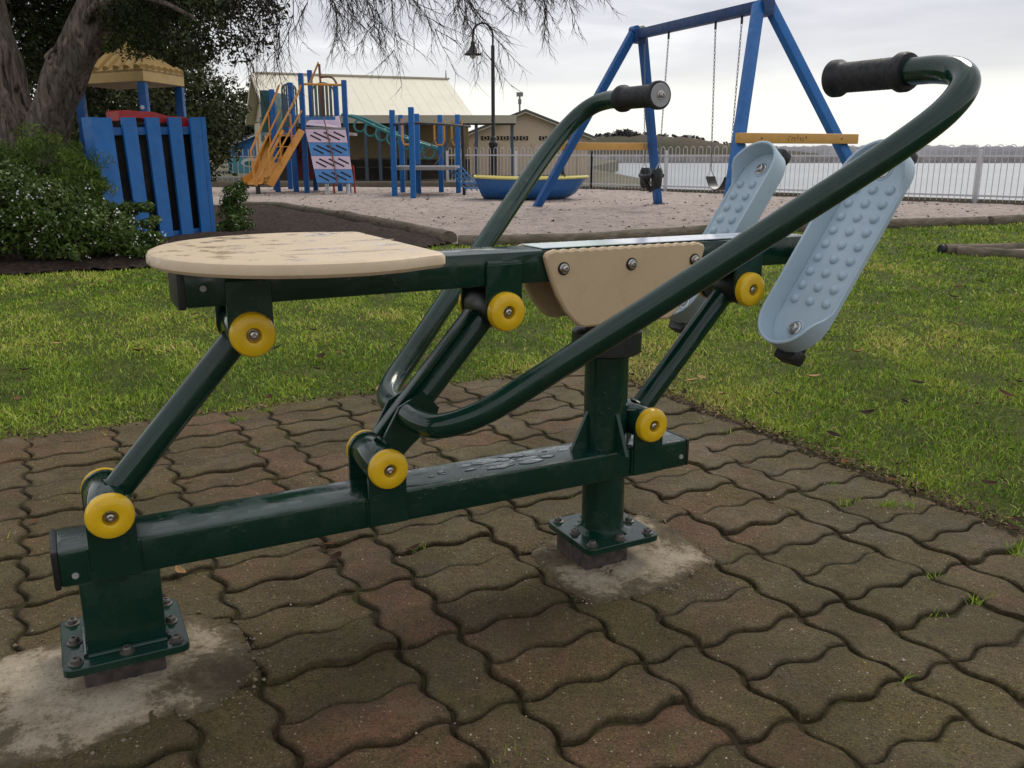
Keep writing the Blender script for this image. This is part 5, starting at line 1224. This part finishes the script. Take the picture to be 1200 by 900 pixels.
def crown_tree(name, label, base, h, parts_spec, mat, trunk_r=0.25, group='dark trees behind the play area', seed=0, npq=70):
    T = thing(name, label, 'tree', base, 0, group)
    bark_tube([(0, 0, -0.2), (0.1, 0, h * 0.3), (0.0, 0.1, h * 0.6), (0.15, 0, h * 0.9)], [trunk_r, trunk_r * 0.8, trunk_r * 0.5, trunk_r * 0.15], seed, 14, 0.06, 5).obj('trunk', 'bark', T)
    for k, (c, rad, *_r) in enumerate(parts_spec):
        bark_tube([(0, 0, h * 0.25), (c[0] * 0.5, c[1] * 0.5, c[2] * 0.8), c], [trunk_r * 0.5, trunk_r * 0.3, trunk_r * 0.08], seed + k, 8, 0.05, 4).obj('limb', 'bark', T)
    ps = []
    for k, (c, rad, n, rr, sz) in enumerate(parts_spec):
        cc, ra = clumps(seed * 13 + k, n, (base[0] + c[0], base[1] + c[1], c[2]), rad, rr, 0.35); ps.append(leaf_cloud(cc, ra, npq, sz, seed * 17 + k, 0.45))
    foliage('crown', ps, mat, T); return T
crown_tree('broad_tree', 'tall dark tree rising directly behind the tan cubby roof', (-9.2, 24.5, 0), 4.2, [((-0.5, 0, 2.6), (2.0, 1.6, 2.0), 110, 0.5, 0.15), ((0.9, 0, 1.4), (1.2, 1.2, 1.5), 60, 0.42, 0.14), ((-2.4, 0, 2.4), (2.0, 1.5, 2.2), 80, 0.5, 0.15), ((0.2, 0.3, 3.6), (1.0, 1.0, 0.9), 40, 0.36, 0.12)], 'leaf_far', 0.3, seed=3)
crown_tree('broad_tree', 'brownish bare looking tree between the cubby roof and the twigs', (-10.8, 29.5, 0), 4.4, [((0, 0, 3.5), (1.9, 1.5, 1.5), 80, 0.42, 0.10), ((0.8, 0, 2.2), (1.4, 1.2, 1.3), 50, 0.42, 0.10)], 'leaf_brown', 0.28, seed=4, npq=60)
crown_tree('pine_tree', 'flat topped dark tree standing above the blue mural shed', (-13.2, 50, 0), 4.2, [((0, 0, 2.7), (2.5, 2, 1.6), 90, 0.6, 0.2), ((2.2, 0, 2.9), (1.6, 1.6, 1.1), 50, 0.5, 0.18), ((-2.4, 0, 2.5), (2.0, 1.6, 1.8), 60, 0.6, 0.2), ((-0.5, 0, 4.3), (0.5, 0.5, 0.7), 14, 0.25, 0.12)], 'leaf_far', 0.35, seed=5)
crown_tree('broad_tree', 'dark tree filling the gap behind the big trunks on the left', (-14.5, 27, 0), 5.0, [((0, 0, 2.7), (3.0, 2.0, 2.7), 150, 0.6, 0.18), ((-3.6, 0, 2.7), (2.6, 2.0, 2.7), 110, 0.6, 0.18)], 'leaf_far', 0.4, seed=6)
crown_tree('broad_tree', 'low dark tree between mural shed and the picket fence', (-16.5, 40, 0), 3.4, [((0, 0, 1.8), (2.6, 2.0, 1.9), 90, 0.6, 0.2)], 'leaf_far', 0.3, seed=7)

def shrub(name, label, base, lobes, mat, seed, leaf, npq, flowers=0, asp=0.5, stems=8, bias=None):
    T = thing(name, label, 'shrub', base); r = random.Random(seed); mb = MB()
    for k in range(stems):
        a = r.uniform(0, 2 * PI); l = r.choice(lobes); c = l[0]; e = Vector((c[0] - base[0], c[1] - base[1], c[2] + l[1][2] * 0.4))
        mb = MB(); mb.tube([(0.1 * math.cos(a), 0.1 * math.sin(a), -0.05), (e.x * 0.4, e.y * 0.4, e.z * 0.6), e], [0.022, 0.014, 0.005], 6); mb.obj('stem', 'twig', T)
    ps = []; allc = []
    for k, (c, rad, n, rr) in enumerate(lobes):
        cc, ra = clumps(seed * 31 + k, n, c, rad, rr, 0.25); cc[:, 2] = np.maximum(cc[:, 2], 0.03); ps.append(leaf_cloud(cc, ra, npq, leaf, seed + k, asp, bias=bias)); allc.append((cc, ra))
    for V, F, t in ps: V[:, 2] = np.maximum(V[:, 2], 0.005)
    foliage('foliage', ps, mat, T)
    if flowers:
        rr = np.random.default_rng(seed); V = []
        cc = np.concatenate([c for c, _ in allc]); ra = np.concatenate([x for _, x in allc])
        for q in range(flowers):
            i = rr.integers(len(cc)); d = rr.normal(size=3); d[1] -= 0.7; d[2] += 0.15; d /= np.linalg.norm(d); p = cc[i] + d * ra[i] * 1.05
            for m_ in range(rr.integers(2, 6)):
                pp = p + rr.normal(size=3) * 0.016; a = rr.normal(size=3); a /= np.linalg.norm(a); b = np.cross(a, rr.normal(size=3)); b /= np.linalg.norm(b); s = rr.uniform(0.006, 0.011)
                V += [pp - a * s, pp + b * s, pp + a * s, pp - b * s]
        V = np.array(V); V[:, 2] = np.maximum(V[:, 2], 0.01)
        o = link('flowers', fast_mesh('flowers', V, np.arange(len(V)), 4, 'petal'), T, kind='stuff'); o.matrix_parent_inverse = Matrix.Translation(T.location).inverted()
shrub('flowering_shrub', 'leafy shrub dotted with small white flowers in front of the blue cubby', (-3.9, 7.2, 0), [((-4.35, 7.2, 0.42), (0.6, 0.55, 0.42), 85, 0.13), ((-3.75, 7.1, 0.38), (0.42, 0.45, 0.34), 65, 0.12), ((-3.3, 7.15, 0.22), (0.36, 0.4, 0.20), 45, 0.10), ((-2.98, 7.2, 0.13), (0.20, 0.28, 0.12), 22, 0.08), ((-3.3, 7.5, 0.36), (0.3, 0.25, 0.14), 20, 0.08), ((-5.0, 7.3, 0.45), (0.6, 0.55, 0.42), 60, 0.13)], 'leaf_bush', 41, 0.042, 120, 520, 0.5)
shrub('feathery_shrub', 'soft feathery dark green shrub growing under the big trunks', (-4.4, 8.4, 0), [((-4.3, 8.35, 0.66), (0.50, 0.42, 0.44), 80, 0.13), ((-4.85, 8.5, 0.62), (0.5, 0.42, 0.42), 70, 0.13), ((-3.92, 8.15, 0.48), (0.26, 0.3, 0.30), 40, 0.11), ((-5.4, 8.6, 0.5), (0.5, 0.4, 0.5), 50, 0.13)], 'leaf_feather', 43, 0.06, 150, 0, 0.13, bias=np.array((0, 0, 1.1)))
shrub('small_shrub', 'small dark shrub at the right side of the blue cubby', (-3.05, 10.1, 0), [((-3.1, 10.1, 0.30), (0.17, 0.22, 0.32), 34, 0.08), ((-3.05, 9.85, 0.10), (0.2, 0.2, 0.12), 18, 0.07)], 'leaf_bush', 45, 0.035, 90, 0, 0.45)
# far trees and houses on the headland
T = thing('headland_tree', 'rounded dark clump of trees on the distant headland', 'tree', (42.6, 348, 5))
cc, ra = clumps(71, 40, (42.6, 348, 7.9), (5.4, 3, 2.5), 1.2, 0.2); cc2, ra2 = clumps(72, 16, (37.5, 348, 7.2), (2.2, 2, 1.0), 0.8, 0.2); cc3, ra3 = clumps(73, 14, (48.4, 348, 7.0), (2.0, 2, 1.2), 0.8, 0.2)
foliage('crown', [leaf_cloud(cc, ra, 60, 0.7, 71, 0.6), leaf_cloud(cc2, ra2, 40, 0.6, 72, 0.6), leaf_cloud(cc3, ra3, 40, 0.6, 73, 0.6)], 'leaf_shore', T)
mb = MB(); mb.tube([(0, 0, -2), (0, 0, 3)], 0.6, 8); mb.obj('trunk', 'bark', T)
r = random.Random(9); hl = np.interp
def house_at(i, x, y, z, w, hh, lb):
    t = thing('distant_house', '', 'house', (x, y, z), r.uniform(-0.3, 0.3), 'tiny houses on the headland'); t['label'] = lb
    MB().box((0, 0, hh / 2 - 0.6), (w, w * 0.7, hh + 1.2)).obj('wall', 'cream' if i % 2 else 'white_paint', t, smooth=False)
    quad_prism([(-w * 0.55, -w * 0.4, hh), (w * 0.55, -w * 0.4, hh), (w * 0.55, w * 0.4, hh), (-w * 0.55, w * 0.4, hh)], [(-w * 0.55, -0.05, hh + w * 0.22), (w * 0.55, -0.05, hh + w * 0.22), (w * 0.55, 0.05, hh + w * 0.22), (-w * 0.55, 0.05, hh + w * 0.22)]).obj('roof', 'grey_roof', t, smooth=False)
for i, (x, z, w, lb) in enumerate(((34.5, 7.2, 2.6, 'tiny house on the headland left of the dark tree clump'), (52.5, 7.9, 2.4, 'tiny house on the headland beside the blue swing leg'),
                                  (59, 7.0, 2.6, 'tiny house on the headland between the two swings, nearer the toddler swing chain'), (67.5, 6.8, 3.0, 'widest tiny house on the headland ridge between the two swings'), (85, 3.6, 1.8, 'tiny house low on the headland slope behind the front swing leg'))): house_at(i, x, 354, z - 0.4, w, 0.8, lb)
for i in range(12):
    x = (33, 36, 51, 57, 62, 66, 70, 73, 78, 82, 88, 95)[i]; z = hl(x, [29, 40, 50, 60, 68, 75, 83, 92, 112], [7.2, 8.0, 8.2, 7.2, 7.0, 5.6, 4.2, 3.0, 1.4])
    t = thing('headland_bush', 'small dark bush on the crest of the far headland', 'bush', (x, 352, z), 0, 'bushes on the headland')
    cc, ra = clumps(200 + i, 8, (x, 352, z + 0.2), (1.8, 1.2, 0.6), 0.5, 0.1); foliage('foliage', [leaf_cloud(cc, ra, 30, 0.5, 300 + i, 0.6)], 'leaf_shore', t)

# ------------------------------------------------------------------ grass, tufts, fallen leaves
def grass():
    r = np.random.default_rng(99); X = []; Y = []; Hh = []; Wd = []
    for d0, d1, dens, h, w in ((1.2, 2.6, 21000, 0.017, 0.0025), (2.6, 3.8, 13500, 0.017, 0.0033), (3.8, 5.5, 6500, 0.018, 0.0048), (5.5, 8.0, 2800, 0.021, 0.008), (8.0, 12.5, 1000, 0.023, 0.013)):
        n = int(dens * (13.5 * (d1 - d0)))
        x = r.uniform(-5.5, 8, n); y = r.uniform(d0, d1, n)
        m = (np.abs(x) < 0.66 * y + 0.7)
        a = (x - PO[0]) * E1[0] + (y - PO[1]) * E1[1]; b = (x - PO[0]) * E2[0] + (y - PO[1]) * E2[1]
        jit = r.normal(0, 0.016, n) + 0.022 * np.sin(a * 11 + 1) + 0.020 * np.sin(b * 13 + 0.7) + 0.014 * np.sin(a * 37 + b * 31) + 0.010 * np.sin(a * 83 - b * 71)
        m &= ~((a < EDGE_R + jit) & (b > EDGE_B - jit))
        m &= ~inpoly(x, y, sand_poly) & ~inpoly(x, y, mulch_poly)
        X.append(x[m]); Y.append(y[m]); k = m.sum(); Hh.append(h * r.uniform(0.55, 1.5, k)); Wd.append(w * r.uniform(0.7, 1.3, k))
    x = np.concatenate(X); y = np.concatenate(Y); h = np.concatenate(Hh); w = np.concatenate(Wd); n = len(x)
    # patchiness: thin, yellowed and lush areas
    def fld(s, k):
        q = np.random.default_rng(k); z = np.zeros(n)
        for i in range(9): an = q.uniform(0, 2 * PI); f = s * q.uniform(0.5, 2.2); z += np.sin((x * math.cos(an) + y * math.sin(an)) * f + q.uniform(0, 6))
        return z / 4.0
    f1, f2, f3 = fld(2.4, 1), fld(7.0, 2), fld(17.0, 3)
    keep = r.uniform(0, 1, n) < np.clip(0.78 + 0.34 * f3 + 0.22 * f2, 0.22, 1); 
    a = (x - PO[0]) * E1[0] + (y - PO[1]) * E1[1]; b = (x - PO[0]) * E2[0] + (y - PO[1]) * E2[1]
    edge = np.minimum(np.where(b > EDGE_B, np.abs(a - EDGE_R), 9), np.where(a < EDGE_R, np.abs(b - EDGE_B), 9)); edge = np.minimum(edge, np.hypot(a - EDGE_R, b - EDGE_B))
    t = 0.36 + 0.20 * f1 + 0.17 * f2 + 0.10 * f3 + r.normal(0, 0.20, n)
    dry = np.exp(-edge / 0.13) * (0.25 + 0.25 * np.sin(a * 7 + b * 5)) ; t += np.clip(dry, 0, 1)
    cor = np.exp(-((a - 1.15) ** 2 + (b + 1.9) ** 2) / 0.16); t += 0.45 * cor
    straw = r.uniform(0, 1, n) < 0.06; t[straw] += 0.45
    t = np.clip(t, 0, 1); h = h * (1 + 0.25 * f2)
    x, y, h, w, t = (q[keep] for q in (x, y, h, w, t)); n = len(x)
    an = r.uniform(0, 2 * PI, n); lean = np.abs(r.normal(0.6, 0.6, n)); ld = r.uniform(0, 2 * PI, n)
    bx, by = np.cos(an) * w / 2, np.sin(an) * w / 2
    lx, ly = np.cos(ld) * lean * h, np.sin(ld) * lean * h; z0 = np.full(n, -0.02)
    V = np.empty((n, 5, 3)); hh = h / np.sqrt(1 + 0.5 * lean ** 2)
    V[:, 0] = np.stack([x - bx, y - by, z0], 1); V[:, 1] = np.stack([x + bx, y + by, z0], 1)
    V[:, 2] = np.stack([x + bx * 0.8 + lx * 0.35, y + by * 0.8 + ly * 0.35, z0 + hh * 0.62], 1); V[:, 3] = np.stack([x - bx * 0.8 + lx * 0.35, y - by * 0.8 + ly * 0.35, z0 + hh * 0.62], 1)
    V[:, 4] = np.stack([x + lx, y + ly, z0 + hh], 1)
    i = np.arange(n)[:, None] * 5
    F = np.concatenate([i + 0, i + 1, i + 2, i + 0, i + 2, i + 3, i + 3, i + 2, i + 4], 1).reshape(-1)
    link('grass', fast_mesh('grass', V.reshape(-1, 3), F, 3, 'blade', np.repeat(t, 5)), kind='stuff')
    return n
NG = grass(); print('grass blades', NG)
def tufts():
    r = np.random.default_rng(5); V = []; F = []; T = []
    spots = [(1.00, 0.0, 60), (0.98, 0.03, 40)]
    for k in range(46): spots.append((r.uniform(-1.5, 1.1), round(r.uniform(-1.9, 0.6) / 0.12) * 0.12, r.integers(3, 10)))
    spots += [(0.96, -0.30, 70), (1.0, -0.27, 50), (0.88, -0.36, 30), (0.72, 0.12, 26), (0.72, 0.02, 16), (-0.35, -1.80, 60), (-0.24, -1.86, 50), (0.36, -0.1, 10), (-0.24, 0.35, 12)]
    for a, b, n in spots:
        for _ in range(n):
            x, y = pav(a + r.normal(0, 0.016), b + r.normal(0, 0.007)); h = r.uniform(0.008, 0.022); an = r.uniform(0, 2 * PI); w = 0.0016; l = r.normal(0, 0.012, 2); i = len(V)
            V += [(x - math.cos(an) * w, y - math.sin(an) * w, -0.009), (x + math.cos(an) * w, y + math.sin(an) * w, -0.009), (x + l[0], y + l[1], -0.005 + h)]; F += [i, i + 1, i + 2]; T += [r.uniform(0.15, 0.6)] * 3
    link('joint_weeds', fast_mesh('joint_weeds', np.array(V), F, 3, 'blade', np.array(T)), kind='stuff')
tufts()
def leaves():
    r = random.Random(33); mes = []
    for k in range(4):
        L = 0.030; W_ = 0.010 + 0.003 * k; rows = 5; vs = []; fs = []; cu = r.uniform(0.004, 0.012)
        for i in range(rows + 1):
            t = i / rows; hw = W_ * math.sin(PI * (0.06 + 0.92 * t)) ** 0.8; z = cu * (2 * t - 1) ** 2
            vs += [(L * (2 * t - 1), -hw, z + hw * 0.35), (L * (2 * t - 1), 0, z), (L * (2 * t - 1), hw, z + hw * 0.35)]
        for i in range(rows):
            for j in (0, 1): fs.append((i * 3 + j, i * 3 + j + 1, i * 3 + 4 + j, i * 3 + 3 + j))
        mb = MB(); mb.add(vs, fs); mes.append(mb.mesh('fallen_leaf', 'dry_leaf'))
    def put(x, y, z, s, label, grp):
        o = link('fallen_leaf', mes[r.randrange(4)], None, (x, y, z), None, label=label, cat='leaf', group=grp); o.rotation_euler = (r.uniform(-0.25, 0.25), r.uniform(-0.2, 0.2), r.uniform(0, 6.3)); o.scale = (s, s, s)
    n = 0
    while n < 90:
        y = 1.6 + 6.5 * r.random() ** 1.3; x = r.uniform(-0.62 * y, 0.64 * y)
        a = (x - PO[0]) * E1[0] + (y - PO[1]) * E1[1]; b = (x - PO[0]) * E2[0] + (y - PO[1]) * E2[1]
        if a < EDGE_R + 0.02 and b > EDGE_B - 0.02: continue
        if inpoly(np.array([x]), np.array([y]), mulch_poly)[0] or inpoly(np.array([x]), np.array([y]), sand_poly)[0]: continue
        put(x, y, 0.008, r.uniform(0.5, 1.15), 'small dry brown leaf lying in the grass', 'dry leaves on the grass'); n += 1
    # along the ragged paving edge
    # loose dark flakes all over the lawn, and debris on the sand
    for nm, n_, mat, seed in (('lawn_litter', 8200, 'litter', 61), ('sand_debris', 2600, 'litter', 62)):
        rg = np.random.default_rng(seed); V = []; T_ = []
        while len(V) < n_ * 4:
            if nm == 'lawn_litter': y = 1.4 + 8 * rg.random() ** 1.5; x = rg.uniform(-0.66 * y, 0.68 * y)
            else: y = rg.uniform(8.6, 22); x = rg.uniform(-6, 9)
            a = (x - PO[0]) * E1[0] + (y - PO[1]) * E1[1]; b = (x - PO[0]) * E2[0] + (y - PO[1]) * E2[1]
            insand = inpoly(np.array([x]), np.array([y]), sand_poly)[0]
            if nm == 'lawn_litter' and (insand or (a < EDGE_R and b > EDGE_B) or inpoly(np.array([x]), np.array([y]), mulch_poly)[0]): continue
            if nm == 'sand_debris' and not insand: continue
            for _ in range(rg.integers(1, 4)):
                s = rg.uniform(0.0025, 0.008) * (1 if nm == 'lawn_litter' else rg.uniform(2, 5)); u = rg.normal(size=3) * (1, 1, 0.25); u /= np.linalg.norm(u); v = np.cross(u, rg.normal(size=3) * (0.3, 0.3, 1)); v /= np.linalg.norm(v)
                p = np.array((x + rg.normal(0, 0.012), y + rg.normal(0, 0.012), rg.uniform(-0.006, 0.004) if nm == 'lawn_litter' else rg.uniform(0.012, 0.03)))
                V += [p - u * s, p + v * s * 0.5, p + u * s, p - v * s * 0.5]; T_ += [rg.uniform(0, 1) ** 1.8 * 0.9] * 4
        link(nm, fast_mesh(nm, np.array(V), np.arange(len(V)), 4, mat, np.array(T_)), kind='stuff')
    V = []; F = []; T_ = []; rg = np.random.default_rng(12)
    for k in range(5200):
        if rg.random() < 0.6: q = pav(EDGE_R + rg.normal(0.012, 0.028), rg.uniform(-1.95, 0.5))
        else: q = pav(rg.uniform(-1.6, 1.2), EDGE_B + rg.normal(-0.012, 0.026))
        s = rg.uniform(0.002, 0.009); a = rg.normal(size=3) * (1, 1, 0.4); a /= np.linalg.norm(a); b = np.cross(a, rg.normal(size=3) * (0.4, 0.4, 1)); b /= np.linalg.norm(b); p = np.array((q[0], q[1], rg.uniform(-0.010, 0.006))); i = len(V)
        V += [p - a * s, p + b * s * 0.45, p + a * s, p - b * s * 0.45]; T_ += [rg.uniform(0, 1)] * 4
    link('leaf_litter', fast_mesh('leaf_litter', np.array(V), np.arange(len(V)), 4, 'litter', np.array(T_)), kind='stuff')
    for k in range(26):
        if r.random() < 0.62: q = pav(EDGE_R + r.uniform(-0.03, 0.06), r.uniform(-1.9, 0.1))
        else: q = pav(r.uniform(-0.9, 1.15), EDGE_B + r.uniform(-0.05, 0.03))
        put(q[0], q[1], 0.004, r.uniform(0.35, 0.8), 'dry leaf scrap caught along the ragged edge of the paving', 'leaf scraps along the paving edge')
    for px, py, sc, lb in ((-0.355, -0.703, 0.62, 'dry leaf on the paving below the middle yellow cap, farther of two close together'),
                           (-0.361, -0.629, 0.66, 'dry leaf on the paving below the middle yellow cap, nearer of two close together'),
                           (-0.195, -0.596, 0.60, 'lone dry leaf on the paving midway between the two base plates'),
                           (-0.667, -0.715, 0.62, 'dry leaf on the paving just right of the square box post'),
                           (-0.569, -1.274, 0.68, 'dry leaf on the paving beside the slanting arm under the seat'),
                           (1.081, -0.055, 0.75, 'dry leaf at the paving edge by the right border of the picture'),
                           (0.844, -0.689, 0.45, 'small dry leaf on the paving right of the beam end'),
                           (-0.940, -1.148, 0.50, 'dry leaf on the paving left of the rear yellow cap')):
        q = pav(px, py); put(q[0], q[1], 0.006, sc, lb, 'leaves on the paving')
    V = []; F = []; rg = np.random.default_rng(18)
    for poly in (conc1, conc2):
        for k in range(230):
            i = rg.integers(len(poly)); t = rg.random(); a_, b_ = poly[i], poly[(i + 1) % len(poly)]; sp = rg.normal(0, 0.014, 2)
            c = np.array((a_[0] + (b_[0] - a_[0]) * t + sp[0], a_[1] + (b_[1] - a_[1]) * t + sp[1], 0.003)); s_ = rg.uniform(0.0012, 0.006) * rg.random(); i0 = len(V); s_ = max(s_, 0.001)
            V += [c + s_ * np.array(q) * rg.uniform(0.6, 1.3) for q in ((1, 0, 0), (0, 1, 0), (-1, 0, 0), (0, -1, 0), (0, 0, 0.9), (0, 0, -0.9))]
            for q in ((0, 1, 4), (1, 2, 4), (2, 3, 4), (3, 0, 4), (1, 0, 5), (2, 1, 5), (3, 2, 5), (0, 3, 5)): F += [i0 + j for j in q]
    link('mortar_crumbs', fast_mesh('mortar_crumbs', np.array(V), F, 3, 'crumb'), kind='stuff')
    # crumbs: tiny stones and petals on the pavers
    V = []; F = []; rg = np.random.default_rng(8)
    for k in range(260):
        x, y = pav(rg.uniform(-1.6, 1.08), rg.uniform(-1.9, 0.7)); s = rg.uniform(0.0012, 0.0032); i = len(V)
        V += [(x + s, y, 0.001), (x - s * 0.5, y + s * 0.8, 0.001), (x - s * 0.5, y - s * 0.8, 0.001), (x, y, 0.001 + s * 1.1)]; F += [i, i + 1, i + 3, i + 1, i + 2, i + 3, i + 2, i, i + 3]
    link('grit', fast_mesh('grit', np.array(V), F, 3, 'crumb_pale'), kind='stuff')
leaves()
